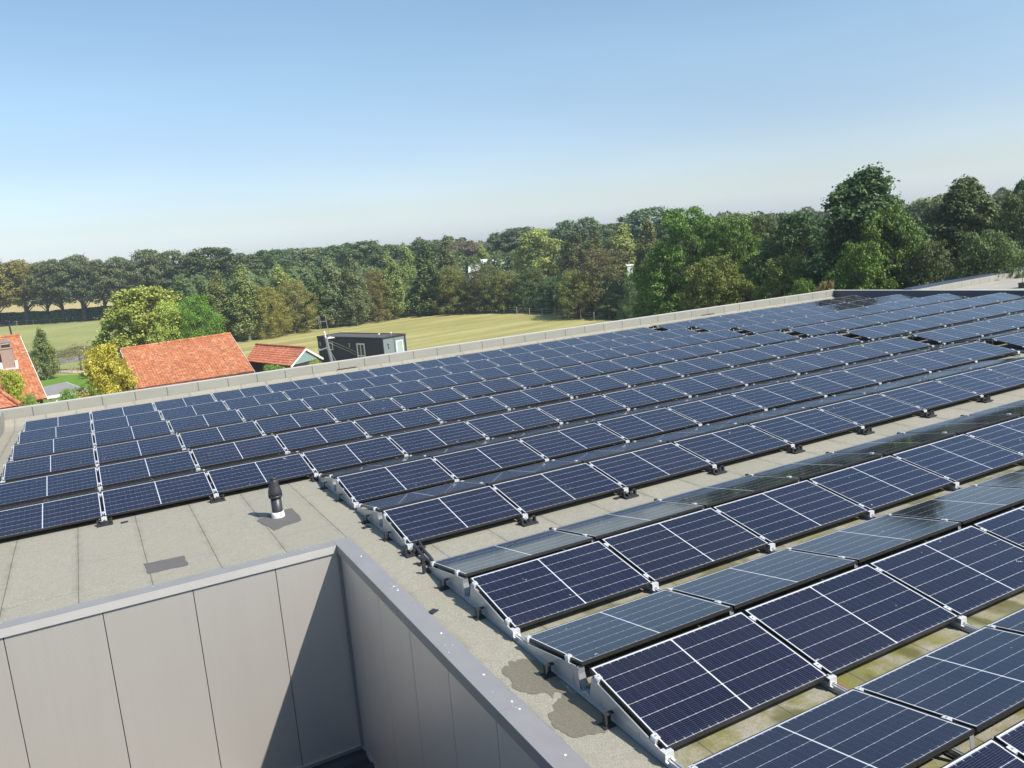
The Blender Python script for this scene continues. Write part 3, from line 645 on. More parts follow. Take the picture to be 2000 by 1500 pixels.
for T in (1, 2): 
    y0 = TY[T]+c; zq = zroof(y0); cb.tube([(-.0, y0+.1, zq+.10), (.1, y0+.04, zq+.09), (.35, y0+.06, zq+.12), (.8, y0+.05, zq+.08)], .006, 'green_yellow', 6)
tag(cb.build('earth_cable'), 'thin green and yellow earth cable showing in the ridge gap of the near rows', 'cable')
tag(MB().box((P-.012, -.19, zroof(0)+.052), (P-.006, -.04, zroof(0)+.06), 'red_plastic').build('red_marker'), 'thin red strip on the rail in the gap between the two nearest rows', 'strip')

# ------------------------------------------------------------------ houses and yard
def tile_roof(name, parent, a, b, c_, d_, mat='tiles', wave=.25, row=.36, amp=.035):
    """a-b ridge, d_-c_ eave; a real corrugated, stepped surface"""
    a, b, c_, d_ = map(Vector, (a, b, c_, d_)); wl = (b-a).length; sl = (d_-a).length
    nrm = (b-a).cross(d_-a).normalized(); nrm = nrm if nrm.z > 0 else -nrm
    nu = max(1, int(wl/wave))*5; rows = max(2, int(sl/row)); 
    m = MB(); k = m.m(mat); r_ = random.Random(5); jit = [[r_.uniform(-.006, .006) for _ in range(int(wl/wave)+3)] for _ in range(rows+1)]
    vs_, vv = [], []
    for j in range(rows): vv += [(j/rows+.001, j, .0), ((j+.97)/rows, j, .028)]
    nv = len(vv)
    for iu in range(nu+1):
        u = iu/nu; ph = u*wl/wave
        for v, j, dz in vv:
            p = (a*(1-u)+b*u)*(1-v)+(d_*(1-u)+c_*u)*v; s_ = ph % 1
            hgt = amp*(math.sin(s_*math.pi*2)*.5+.5)**1.4+dz+jit[j][int(ph)]
            m.v.append(tuple(p+nrm*hgt))
    for iu in range(nu):
        for iv in range(nv-1): q = iu*nv+iv; m.f.append((q, q+nv, q+nv+1, q+1)); m.mi.append(k)
    # underside so the roof has thickness
    t_ = nrm*-.08; m.grid(lambda u, v: (a*(1-u)+b*u)*(1-v)+(d_*(1-u)+c_*u)*v+t_, 8, 8, 'dark_wood'); m.face([d_, c_, c_+t_, d_+t_], mat); m.face([a, d_, d_+t_, a+t_], mat); m.face([b, c_, c_+t_, b+t_], mat)
    return m.build(name, parent)
def ridge(parent, a, b, mat='tiles'):
    a, b = Vector(a), Vector(b); n_ = max(2, int((b-a).length/.35)); m = MB()
    for k in range(n_):
        p, q = a+(b-a)*k/n_, a+(b-a)*(k+1.06)/n_; m.tube([p+Vector((0, 0, .0)), q+Vector((0, 0, .0))], [.12, .135], mat, 8)
    return m.build('ridge_tiles', parent)
def gable_house(name, label, A, B, E0, E1, zr_, ze_, mat='tiles', wall='brick', cat='house', inset=.35, gable=None, verge='white_paint'):
    """A,B ridge ends (x,y); E0,E1 near eave ends (x,y); other eave mirrored"""
    A, B, E0, E1 = [Vector((p[0], p[1], 0)) for p in (A, B, E0, E1)]
    O = A.copy(); r = thing(name, label, cat, (O.x, O.y, GZ)); z1, z2 = zr_-GZ, ze_-GZ
    q = lambda p, z: Vector((p.x-O.x, p.y-O.y, z))
    F0, F1 = 2*A-E0, 2*B-E1
    tile_roof('roof', r, q(A, z1), q(B, z1), q(E1, z2), q(E0, z2), mat); tile_roof('roof', r, q(B, z1), q(A, z1), q(F0, z2), q(F1, z2), mat)
    ridge(r, q(A, z1+.04), q(B, z1+.04), mat)
    ax = (B-A).normalized(); run0, run1 = (E0-A).length, (E1-B).length; s0, s1 = (E0-A)/run0, (E1-B)/run1
    A2, B2 = A+ax*.25, B-ax*.25; h0, h1 = run0-inset, run1-inset; zt_ = z1-.12-(z1-z2)/run1*h1
    G0 = [q(A2+s0*h0, 0), q(A2+s0*h0, zt_), q(A2, z1-.12), q(A2-s0*h0, zt_), q(A2-s0*h0, 0)]; G1 = [q(B2+s1*h1, 0), q(B2+s1*h1, zt_), q(B2, z1-.12), q(B2-s1*h1, zt_), q(B2-s1*h1, 0)]
    w_ = MB(); w_.face(G0, wall); w_.face(G1[::-1], wall); w_.face([G0[0], G0[1], G1[1], G1[0]], wall); w_.face([G0[4], G0[3], G1[3], G1[4]], wall); w_.build('wall', r)
    for c0, e0, f0, s_ in ((A, E0, F0, -1), (B, E1, F1, 1)):
        for e in (e0, f0):
            p_, e_ = q(c0, z1-.10)+ax*s_*.02, q(e, z2-.12)+ax*s_*.02; MB().beam(p_, e_, .04, .20, verge).build('verge_board', r)
    return r, q, (A2, B2, s0, s1, h0, h1, z1, zt_)
# barn with the long tiled roof
barn, q, inf = gable_house('barn', 'large barn with long mottled orange-red pantile roof, right of the yellow tree', (-.535, 80.43), (9.97, 83.2), (-.08, 73.57), (10.27, 74.16), -3.6, -6.6)
A2, B2, sd, s1_, hw, h1_, z1, zt_ = inf
gw = MB(); ax = (B2-A2).normalized(); pA = A2-ax*.05
gw.box((-.02, -.02, -.02), (.02, .02, .02), 'white_paint'); gw = MB()
f_ = lambda s_, z: Vector(((pA+sd*s_).x+.535, (pA+sd*s_).y-80.43, z))
gw.prism([f_(hw*.2, 3.1), f_(hw*.62, 3.1), f_(hw*.62, 3.9), f_(hw*.2, 4.4)], -ax*.06, 'slate_grey'); gw.build('gable_board', barn)
win = MB().prism([f_(hw*.72, 1.7), f_(hw*.9, 1.7), f_(hw*.9, 2.5), f_(hw*.72, 2.5)], -ax*.08, 'white_paint').build('window', barn); MB().prism([f_(hw*.745, 1.77), f_(hw*.875, 1.77), f_(hw*.875, 2.43), f_(hw*.745, 2.43)], -ax*.09, 'glass_dark').build('pane', win)
# small tiled shed with a white-edged gable
shed, q, inf = gable_house('tiled_shed', 'small shed with orange corrugated tile roof and green gable edged in white', (13.18, 87.69), (16.21, 77.82), (11.48, 84.54+1.1), (14.2, 76.4), -5.5, -6.9, 'tiles_plain', 'dark_wood', 'shed', .3)
A2, B2, s0_, sd, h0_, hw, z1, zt_ = inf; ax = (B2-A2).normalized(); pB = B2+ax*.05
f_ = lambda s_, z: Vector(((pB+sd*s_).x-13.18, (pB+sd*s_).y-87.69, z))
gb = MB().prism([f_(hw*.98, zt_-.05), f_(0, z1-.16), f_(-hw*.98, zt_-.05)], ax*.05, 'greenboard')
for k in range(-9, 10): gb.prism([f_(hw*k/10, zt_-.05), f_(hw*k/10+.02, zt_-.05), f_(hw*k/10+.02, z1-.17-abs(k)/10*(z1-zt_)), f_(hw*k/10, z1-.17-abs(k)/10*(z1-zt_))], ax*.058, 'greenboard')
gb.build('gable_board', shed)
# left house with the steep roof and chimney
hs, q, inf = gable_house('farmhouse', 'house with steep orange tile roof and brick chimney at the left edge', (-19.87, 72.67), (-8.10, 74.97), (-18.39, 65.1), (-6.62, 67.4), -.9, -5.5)
ch = MB(); cx, cy = 10.92, -1.37
hsC = MB().box((cx-.42, cy-.4, 5.0), (cx+.42, cy+.4, 7.5), 'chimneybrick').box((cx-.47, cy-.45, 7.5), (cx+.47, cy+.45, 7.6), 'chimneybrick').build('chimney', hs)
lm = MB().box((cx-.56, cy-.52, 5.6), (cx+.56, cy-.41, 5.95), 'white_paint').box((cx-.62, cy-.5, 5.7), (cx-.43, cy+.4, 6.45), 'white_paint').box((cx+.43, cy-.5, 5.7), (cx+.62, cy+.4, 6.45), 'white_paint').build('lead_flashing', hsC)
MB().box((cx-.3, cy-.25, 7.6), (cx+.3, cy+.25, 7.8), 'dark_wood').prism([(cx-.42, cy-.35, 7.98), (cx+.42, cy-.35, 7.98), (cx, cy-.35, 8.3)], (0, .7, 0), 'galv').box((cx-.38, cy-.3, 7.92), (cx+.38, cy+.3, 7.98), 'galv').box((cx-.36, cy-.28, 7.6), (cx-.3, cy-.22, 7.92), 'galv').box((cx+.3, cy-.28, 7.6), (cx+.36, cy-.22, 7.92), 'galv').build('chimney_cowl', hsC)
pole = thing('wooden_pole', 'thin dark pole standing behind the ridge of the left house', 'pole', (-8.7, 80.4, GZ)); MB().tube([(0, 0, 0), (-.35, 0, 8.9)], .07, 'dark_wood').build('shaft', pole); MB().box((-.5, -.04, 8.72), (-.2, .04, 8.8), 'galv').build('top_bracket', pole)
# corner of a hipped roof at the far left
hp = thing('hipped_outhouse', 'low outhouse with hipped orange tile roof at the left edge above the parapet', 'outhouse', (-12.0, 62.0, GZ))
zr_, ze_ = 6.27, 4.27
tile_roof('roof', hp, (-5, 1.2, zr_), (1.8, 1.2, zr_), (4.0, -1.6, ze_), (-5, -1.6, ze_), 'tiles_plain'); tile_roof('roof', hp, (1.8, 1.6, zr_), (1.8, 1.2, zr_), (4.0, -1.6, ze_), (4.0, 4.4, ze_), 'tiles_plain')
ridge(hp, (1.8, 1.2, zr_+.05), (4.0, -1.6, ze_+.1), 'tiles_plain'); ridge(hp, (-5, 1.2, zr_+.05), (1.8, 1.2, zr_+.05), 'tiles_plain')
MB().box((-5, -1.2, 0), (3.6, 4.0, ze_-.05), 'brick').build('wall', hp)
# flat carport
cpt = thing('carport', 'flat felt-roofed carport with white fascia between the left house and the yellow tree', 'carport', (-7.0, 75.9, GZ))
cq = [Vector(p) for p in ((0, 0, 2.62), (3.1, .65, 2.62), (1.4, 8.7, 2.62), (-.6, 7.2, 2.62))]
MB().prism(cq, (0, 0, .06), 'feltroof').build('roof', cpt)
MB().beam((0, -.03, 2.55), (3.13, .62, 2.55), .05, .24, 'white_paint').beam((3.13, .62, 2.55), (1.45, 8.7, 2.55), .05, .24, 'white_paint').build('fascia', cpt)
for x, y in ((.25, .2), (2.75, .75), (1.25, 8.1), (1.5, .45)): MB().box((x-.07, y-.07, 0), (x+.07, y+.07, 2.56), 'wood').build('post', cpt)
MB().beam((.4, .3, 1.75), (.95, .4, 2.5), .09, .09, 'white_paint').beam((2.75, .75, 1.85), (2.2, .6, 2.5), .09, .09, 'wood').build('brace', cpt)
# white garden chairs stacked under the roof edge
gc = thing('garden_table', 'white garden table under the edge of the carport roof', 'table', (-8.0, 73.5, GZ)); MB().box((-.6, -.35, .70), (.6, .35, .75), 'white_paint').build('table_top', gc)
for sx in (-1, 1):
    for sy in (-1, 1): MB().box((sx*.52-.03, sy*.28-.03, 0), (sx*.52+.03, sy*.28+.03, .7), 'white_paint').build('leg', gc)
# dark cabin
A_, B_, C_ = Vector((21.354, 92.99, 0)), Vector((25.829, 82.178, 0)), Vector((28.975, 83.13, 0)); D_ = A_+C_-B_
cabn = thing('cabin', 'dark charcoal box-shaped cabin with flat roof standing at the edge of the mown field', 'cabin', (A_.x, A_.y, GZ))
u1 = (B_-A_).normalized(); n1 = Vector((u1.y, -u1.x, 0)); n1 = n1 if n1.dot(Vector((-1, -1, 0))) > 0 else -n1
u2 = (C_-B_).normalized(); n2 = Vector((u2.y, -u2.x, 0)); n2 = n2 if n2.dot(Vector((0, -1, 0))) > 0 else -n2
H = 3.02
MB().prism([Vector((0, 0, 0)), B_-A_, C_-A_, D_-A_], (0, 0, H-.02), 'charcoal').build('wall', cabn)
rim = MB(); cs = [p-A_ for p in (A_, B_, C_, D_)]
rim.prism([p+Vector((0, 0, H-.02)) for p in cs], (0, 0, .04), 'darkfelt')
for p_, q_ in zip(cs, cs[1:]+cs[:1]): rim.beam(p_+Vector((0, 0, H+.02)), q_+Vector((0, 0, H+.02)), .16, .16, 'dark_wood')
rim.build('roof', cabn)
def on1(s_, z, o=.0): p_ = u1*s_+n1*o; return Vector((p_.x, p_.y, z))
def on2(s_, z, o=.0): p_ = (B_-A_)+u2*s_+n2*o; return Vector((p_.x, p_.y, z))
def rect(fn, s0, s1, z0_, z1_, o, ext, mat, m=None):
    m = m or MB(); nn = n1 if fn is on1 else n2; return m.prism([fn(s0, z0_, o), fn(s1, z0_, o), fn(s1, z1_, o), fn(s0, z1_, o)], nn*ext, mat)
rect(on2, .06, 3.0, .02, H-.12, .002, .02, 'slate_grey').build('end_panel', cabn)
mm = MB(); 
for s_ in (.02, 1.56, 3.1): rect(on2, s_, s_+.06, 0, H-.1, .024, .02, 'charcoal', mm)
mm.build('panel_joints', cabn)
def opening(fn, s0, s1, z0_, z1_, name, fr=.09, mull=(), rails=(), pane='glass_dark'):
    m = MB(); rect(fn, s0, s0+fr, z0_, z1_, .03, .06, 'white_paint', m); rect(fn, s1-fr, s1, z0_, z1_, .03, .06, 'white_paint', m)
    rect(fn, s0+fr, s1-fr, z1_-fr, z1_, .031, .058, 'white_paint', m); rect(fn, s0+fr, s1-fr, z0_, z0_+fr, .031, .058, 'white_paint', m)
    for x in mull: rect(fn, x-.05, x+.05, z0_+fr, z1_-fr, .032, .056, 'white_paint', m)
    for z in rails: rect(fn, s0+fr, s1-fr, z-.06, z+.06, .033, .05, 'white_paint', m)
    o_ = m.build(name, cabn); rect(fn, s0+fr*.5, s1-fr*.5, z0_+.03, z1_-.03, .026, .01, pane).build('pane', o_); return o_
opening(on1, 1.68, 2.9, 1.5, 2.42, 'window', .11); opening(on1, 7.25, 8.65, .12, 2.42, 'door', .16, (7.93,), (.97,)); opening(on2, 1.75, 2.78, .3, 2.52, 'door', .15, (), (), 'pane_light')
for fn, s_, z in ((on1, 6.03, 2.25), (on1, .62, 2.28), (on2, .78, 2.25)):
    m = MB(); rect(fn, s_-.07, s_+.07, z-.28, z+.05, .01, .12, 'galv', m); rect(fn, s_-.13, s_+.13, z+.05, z+.16, .01, .2, 'galv', m); rect(fn, s_-.1, s_+.1, z-.32, z-.26, .01, .16, 'galv', m); m.build('wall_lamp', cabn)
rv = MB()
for s_, o_ in ((10.1, -1.0), (10.9, -2.1)):
    p_ = on1(s_, H+.04, o_); rv.tube([p_, p_+Vector((0, 0, .28))], .07, 'galv'); rv.tube([p_+Vector((0, 0, .28)), p_+Vector((0, 0, .38))], [.14, .10], 'white_paint')
rv.build('roof_vent', cabn)
bench = thing('garden_chair', 'dark metal garden chair beside the light door of the cabin', 'chair', tuple(Vector((A_.x, A_.y, GZ))+(on2(3.0, 0, .5))))
MB().tube([(-.25, 0, .45), (-.25, .05, .9), (.25, .05, .9), (.25, 0, .45)], .03, 'dark_wood', 6).tube([(0, .03, .45), (0, .05, .9)], .02, 'dark_wood', 6).build('backrest', bench); MB().box((-.27, -.45, .42), (.27, 0, .46), 'dark_wood').build('seat', bench)
for sx in (-1, 1):
    for sy in (-.42, -.03): MB().box((sx*.24-.02, sy-.02, 0), (sx*.24+.02, sy+.02, .42), 'dark_wood').build('leg', bench)
# aerial on the cabin roof
pa = Vector((A_.x, A_.y, GZ))+on1(2.2, H+.05, -1.2)
ant = thing('roof_aerial', 'white folded dipole aerial on a thin mast above the dark cabin', 'aerial', (21.95, 89.6, GZ+H+.05))
MB().tube([(0, 0, 0), (-.22, 0, 2.75)], .04, 'galv', 6).build('mast', ant); 
MB().beam((-.17, 0, 2.0), (-1.0, -.1, 2.05), .05, .05, 'galv').build('boom', ant)
MB().tube([(-.85, -.1, 1.35), (-.93, -.1, 2.7), (-1.02, -.1, 2.8), (-1.12, -.1, 2.7), (-1.06, -.1, 1.3), (-.96, -.1, 1.22), (-.85, -.1, 1.35)], .03, 'galv', 6).build('dipole', ant)
MB().box((-.5, -.4, -.03), (.5, .4, .05), 'white_paint').box((-.2, -.2, .05), (.2, .2, .12), 'white_paint').build('base_plate', ant)
# lattice-free metal mast just beyond the parapet
ms = thing('metal_mast', 'thick galvanised pole with side arm rising behind the parapet in front of the tiled shed', 'mast', (8.3, 39.0, GZ))
MB().tube([(-.02, 0, 0), (-.02, 0, 7.0), (-.2, 0, 8.45)], [.10, .09, .075], 'galv', 10).build('pole', ms)
MB().tube([(-.2, 0, 8.4), (-.26, 0, 8.82)], .045, 'white_paint', 8).build('pole_top', ms)
MB().beam((-.62, 0, 7.82), (-.12, 0, 7.92), .05, .05, 'galv').box((-.70, -.05, 7.80), (-.58, .05, 7.90), 'galv').build('side_arm', ms)
MB().beam((-.15, 0, 7.95), (.22, -.1, 7.0), .035, .035, 'galv').beam((-.1, 0, 7.6), (.12, .1, 6.95), .03, .03, 'galv').build('stay_bar', ms)
gy = MB()
for dz in (0, .14): gy.tube([(8.14, 39.0, GZ+8.35-dz), (14.5, 57.5, GZ+5.55-dz*1.6), (21.6, 78.2, GZ+2.35-dz*2)], .009, 'galv', 5)
tag(gy.build('overhead_wires'), 'pair of thin wires running down from the mast top towards the cabin door', 'wires')
# white buildings hidden in the wood
wb = thing('white_roofed_barn', 'barn with bright white sheet roof half hidden by the wood behind the mown field', 'barn', (76.2, 158, GZ))
MB().box((-4.8, -3, 0), (6.3, 8, 6.0), 'white_paint').build('wall', wb)
MB().prism([(-5.2, -3.4, 6.2), (-3.6, -.6, 7.7), (-.6, 2, 8.2), (-2, -3.6, 6.7)], (0, 0, .12), 'white_paint').prism([(-.4, -3.4, 7.0), (0, 2.0, 8.5), (6.4, 2.0, 8.5), (6.4, -3.4, 6.4)], (0, 0, .12), 'white_paint').build('roof', wb)
ww = thing('white_house', 'small white-walled house glimpsed in a gap of the wood at the field corner', 'house', (66.5, 90.7, GZ))
ww.rotation_euler = (0, 0, -.63); MB().box((-.35, -.2, 0), (.4, 3.5, 7.6), 'white_paint').build('wall', ww); MB().box((-.45, -.25, 7.6), (.55, 3.6, 7.68), 'white_paint').build('roof', ww)

# ------------------------------------------------------------------ fences
def fence(name, label, pts, h_, r=.06, wires=(.4, .8, 1.1), th=.012):
    f0 = thing(name, label, 'fence', (pts[0][0], pts[0][1], GZ)); wm = MB(); O = Vector((pts[0][0], pts[0][1], 0))
    for k, p_ in enumerate(pts):
        x, y = p_[0]-O.x, p_[1]-O.y; hh = h_*(.9+.2*((k*37) % 10)/10); MB().tube([(x, y, -.05), (x+.05*((k*13) % 5-2)/2, y, hh)], [r, r*.9], 'post', 7).build('post', f0)
    for a, b in zip(pts, pts[1:]):
        for w_ in wires: wm.tube([(a[0]-O.x, a[1]-O.y, w_), (b[0]-O.x, b[1]-O.y, w_)], th, 'galv', 4, False)
    wm.build('wire', f0)
FP = [(13.8, 137.0), (19.3, 136.6), (26.6, 137.2), (30.6, 139.1), (36.9, 141.5), (40.7, 140.3), (43.8, 138.7), (50.6, 140.0), (54.3, 134.9), (58.3, 131.0), (60.8, 124.5), (62.0, 117.3), (62.7, 109.9), (62.6, 101.8), (62.8, 95.1)]
fp2 = []
for a, b in zip(FP, FP[1:]): fp2 += [a, ((a[0]+b[0])/2, (a[1]+b[1])/2)]
fence('field_fence', 'wire fence on pale wooden posts along the wood edge of the mown field', fp2+[FP[-1]], 1.25, .065)
fence('garden_fence', 'low wire fence with wooden posts between the bright lawn and the path', [(-12.5, 131), (-10.4, 126.5), (-9.25, 123.7), (-7.95, 120.7), (-6.8, 119), (-5.4, 116.5), (-3.6, 114.5)], 1.15, .06)
fence('roadside_fence', 'wooden post fence along the far side of the left pasture under the oaks', [(-23+4.1*k, 259.5-3.1*k) for k in range(8)], 1.3, .08, (.5, 1.1), .03)
TREES = [
 ('oak_tree', 'oak', 'olive', -23.63, 265.35, 17.76, 16.53, 'avenue oak beyond the left field, leftmost in its row', 'row of oaks beyond the left field'),
 ('oak_tree', 'oak', 'autumn', -16.33, 259.03, 17.49, 13.57, 'avenue oak beyond the left field, second from the left in its row', 'row of oaks beyond the left field'),
 ('oak_tree', 'oak', 'olive', -10.63, 253.27, 16.52, 9.95, 'avenue oak beyond the left field, third from the left in its row', 'row of oaks beyond the left field'),
 ('oak_tree', 'oak', 'oak', -7.3, 249.96, 17.03, 9.82, 'avenue oak beyond the left field, fourth from the left in its row', 'row of oaks beyond the left field'),
 ('oak_tree', 'oak', 'oak', -1.95, 244.39, 17.45, 12.01, 'avenue oak beyond the left field, fifth from the left in its row', 'row of oaks beyond the left field'),
 ('oak_tree', 'oak', 'oak', 2.72, 238.99, 15.77, 9.4, 'avenue oak beyond the left field, sixth from the left in its row', 'row of oaks beyond the left field'),
 ('oak_tree', 'oak', 'oak', 7.54, 235.26, 16.12, 9.57, 'avenue oak beyond the left field, seventh from the left in its row', 'row of oaks beyond the left field'),
 ('oak_tree', 'oak', 'oak', 14.57, 234.83, 17.56, 11.58, 'avenue oak beyond the left field, eighth from the left in its row', 'row of oaks beyond the left field'),
 ('oak_tree', 'oak', 'dull', 21.02, 234.26, 16.64, 11.58, 'avenue oak beyond the left field, ninth from the left in its row', 'row of oaks beyond the left field'),
 ('oak_tree', 'oak', 'dull', 26.14, 233.68, 15.53, 9.26, 'avenue oak beyond the left field, tenth from the left in its row', 'row of oaks beyond the left field'),
 ('broadleaf_tree', 'broad', 'dark', 28.97, 225.23, 16.61, 17.31, 'dark green skyline tree, first counting right from the oak avenue', 'trees of the far wood skyline'),
 ('broadleaf_tree', 'broad', 'dull', 35.93, 224.14, 14.15, 15.14, 'dull green skyline tree, second counting right from the oak avenue', 'trees of the far wood skyline'),
 ('broadleaf_tree', 'broad', 'dark', 44.49, 226.59, 14.9, 14.53, 'dark green skyline tree, third counting right from the oak avenue', 'trees of the far wood skyline'),
 ('broadleaf_tree', 'broad', 'dull', 52.83, 239.09, 14.85, 13.99, 'dull green skyline tree, fourth counting right from the oak avenue', 'trees of the far wood skyline'),
 ('broadleaf_tree', 'broad', 'pale', 59.07, 237.57, 14.63, 14.92, 'pale green skyline tree, fifth counting right from the oak avenue', 'trees of the far wood skyline'),
 ('broadleaf_tree', 'broad', 'dark', 62.34, 224.24, 14.6, 13.32, 'dark green skyline tree, sixth counting right from the oak avenue', 'trees of the far wood skyline'),
 ('broadleaf_tree', 'broad', 'dark', 66.31, 209.43, 15.1, 15.11, 'dark green skyline tree, seventh counting right from the oak avenue', 'trees of the far wood skyline'),
 ('broadleaf_tree', 'broad', 'dark', 73.52, 206.94, 13.53, 11.54, 'dark green skyline tree, eighth counting right from the oak avenue', 'trees of the far wood skyline'),
 ('broadleaf_tree', 'broad', 'dark', 87.08, 217.79, 14.01, 15.67, 'dark green skyline tree, ninth counting right from the oak avenue', 'trees of the far wood skyline'),
 ('broadleaf_tree', 'broad', 'dull', 96.73, 224.57, 12.93, 9.33, 'dull green skyline tree, tenth counting right from the oak avenue', 'trees of the far wood skyline'),
 ('broadleaf_tree', 'broad', 'brown', 99.85, 217.67, 12.93, 14.17, 'brownish skyline tree, eleventh counting right from the oak avenue', 'trees of the far wood skyline'),
 ('broadleaf_tree', 'broad', 'brown', 104.59, 215.41, 12.06, 11.42, 'brownish skyline tree, twelfth counting right from the oak avenue', 'trees of the far wood skyline'),
 ('broadleaf_tree', 'broad', 'bluegreen', 113.73, 227.62, 10.82, 8.24, 'bluish green skyline tree, thirteenth counting right from the oak avenue', 'trees of the far wood skyline'),
 ('broadleaf_tree', 'broad', 'bluegreen', 88.79, 172.98, 14.2, 8.21, 'bluish green skyline tree, fourteenth counting right from the oak avenue', 'trees of the far wood skyline'),
 ('broadleaf_tree', 'broad', 'bluegreen', 92.91, 170.77, 15.17, 12.31, 'bluish green skyline tree, fifteenth counting right from the oak avenue', 'trees of the far wood skyline'),
 ('broadleaf_tree', 'broad', 'bluegreen', 92.97, 159.24, 14.38, 10.99, 'bluish green skyline tree, sixteenth counting right from the oak avenue', 'trees of the far wood skyline'),
 ('broadleaf_tree', 'broad', 'bluegreen', 95.0, 152.15, 15.6, 7.59, 'bluish green skyline tree, seventeenth counting right from the oak avenue', 'trees of the far wood skyline'),
 ('broadleaf_tree', 'broad', 'bluegreen', 99.22, 149.42, 15.86, 8.28, 'bluish green skyline tree, eighteenth counting right from the oak avenue', 'trees of the far wood skyline'),
 ('broadleaf_tree', 'broad', 'dull', 106.22, 150.67, 14.25, 8.86, 'dull green skyline tree, nineteenth counting right from the oak avenue', 'trees of the far wood skyline'),
 ('broadleaf_tree', 'broad', 'bluegreen', 103.25, 140.49, 15.21, 8.06, 'bluish green skyline tree, twentieth counting right from the oak avenue', 'trees of the far wood skyline'),
 ('broadleaf_tree', 'broad', 'bluegreen', 101.14, 129.54, 16.52, 13.63, 'bluish green skyline tree, twenty-first counting right from the oak avenue', 'trees of the far wood skyline'),
 ('broadleaf_tree', 'broad', 'dull', 104.72, 126.67, 14.71, 7.93, 'dull green skyline tree, twenty-second counting right from the oak avenue', 'trees of the far wood skyline'),
 ('broadleaf_tree', 'broad', 'dull', 116.44, 129.79, 13.8, 13.43, 'dull green skyline tree, twenty-third counting right from the oak avenue', 'trees of the far wood skyline'),
 ('broadleaf_tree', 'broad', 'pale', 120.66, 125.9, 14.06, 11.75, 'pale green skyline tree, twenty-fourth counting right from the oak avenue', 'trees of the far wood skyline'),
 ('broadleaf_tree', 'broad', 'dull', 125.02, 121.61, 13.23, 11.75, 'dull green skyline tree, twenty-fifth counting right from the oak avenue', 'trees of the far wood skyline'),
 ('broadleaf_tree', 'broad', 'pale', 128.82, 117.61, 13.38, 12.59, 'pale green skyline tree, twenty-sixth counting right from the oak avenue', 'trees of the far wood skyline'),
 ('broadleaf_tree', 'broad', 'dull', 124.57, 107.38, 13.16, 9.51, 'dull green skyline tree, twenty-seventh counting right from the oak avenue', 'trees of the far wood skyline'),
 ('broadleaf_tree', 'broad', 'pale', 102.93, 70.26, 13.77, 11.52, 'pale green skyline tree, twenty-eighth counting right from the oak avenue', 'trees of the far wood skyline'),
 ('broadleaf_tree', 'broad', 'dull', 96.23, 62.36, 13.6, 6.71, 'dull green skyline tree, twenty-ninth counting right from the oak avenue', 'trees of the far wood skyline'),
 ('broadleaf_tree', 'broad', 'bluegreen', 91.19, 51.61, 13.32, 8.21, 'bluish green skyline tree, thirtieth counting right from the oak avenue', 'trees of the far wood skyline'),
 ('birch_tree', 'birch', 'birch', 16.61, 134.07, 11.4, 5.76, 'slender green birch left of the taller pointed birch behind the barn roof', None),
 ('birch_tree', 'birch', 'birch', 20.24, 131.46, 12.12, 6.75, 'tall pointed birch with drooping twigs behind the right end of the barn roof', None),
 ('birch_tree', 'birch', 'light', 28.47, 142.08, 11.5, 6.95, 'pale yellow-green pointed birch top rising behind the autumn-coloured bush', None),
 ('field_maple', 'bush', 'autumn', 23.39, 130.88, 8.32, 5.5, 'low yellow and orange tree left of the larger russet tree at the field edge', None),
 ('field_maple', 'bush', 'autumn2', 28.53, 133.86, 8.79, 7.12, 'large rounded russet and yellow tree at the left end of the mown field', None),
 ('broadleaf_tree', 'broad', 'darkmid', 33.5, 136.76, 8.29, 5.63, 'small dark green tree between the russet tree and the drooping birches', None),
 ('birch_tree', 'birch', 'grey', 35.89, 136.11, 12.31, 6.2, 'grey-green drooping birch directly behind the aerial on the cabin', None),
 ('birch_tree', 'birch', 'grey', 39.05, 134.15, 11.58, 6.15, 'grey-green drooping birch behind the middle of the dark cabin', None),
 ('field_maple', 'bush', 'autumn2', 43.43, 135.89, 9.17, 5.71, 'narrow russet tree just left of the tall white-stemmed birch', None),
 ('birch_tree', 'birch', 'birch', 47.06, 136.75, 12.15, 6.17, 'tall white-stemmed birch above the right end of the dark cabin', None),
 ('birch_tree', 'birch', 'birch', 53.51, 145.03, 13.58, 5.15, 'birch with open airy top left of the large dark green tree by the field corner', None),
 ('broadleaf_tree', 'conical', 'darkmid', 53.83, 136.31, 12.9, 7.43, 'large dark green tree at the near corner of the wood behind the mown field', None),
 ('birch_tree', 'birch', 'grey', 58.78, 137.48, 14.18, 5.98, 'pointed birch top standing above the wood left of the white roof', None),
 ('field_maple', 'bush', 'mixed', 57.15, 132.73, 8.67, 6.95, 'low yellowing tree left of the white roof at the far edge of the mown field', None),
 ('field_maple', 'bush', 'olive', 61.52, 128.5, 8.45, 8.0, 'rounded olive tree below the white roof at the far edge of the mown field', None),
 ('field_maple', 'bush', 'mixed', 63.74, 124.01, 7.14, 6.53, 'low yellow-tinged tree right of the white roof at the field edge', None),
 ('willow_tree', 'birch', 'light', 80.31, 166.06, 11.81, 6.11, 'pale willow-like tree just above the left part of the white roof', None),
 ('broadleaf_tree', 'broad', 'light', 79.4, 138.21, 14.18, 9.55, 'large pale yellow-green rounded crown above the centre of the field edge', None),
 ('willow_tree', 'birch', 'olive', 82.58, 130.42, 13.12, 8.23, 'tall olive tree with wispy top right of the large pale rounded crown', None),
 ('willow_tree', 'birch', 'olive', 84.92, 126.5, 12.98, 7.11, 'wispy olive tree left of the pale willow near the white wall', None),
 ('willow_tree', 'birch', 'light', 78.73, 108.86, 13.45, 8.64, 'pale feathery willow above the white wall at the field corner', None),
 ('willow_tree', 'birch', 'olive', 74.63, 96.95, 13.88, 6.59, 'olive feathery willow behind the left shoulder of the large near green tree', None),
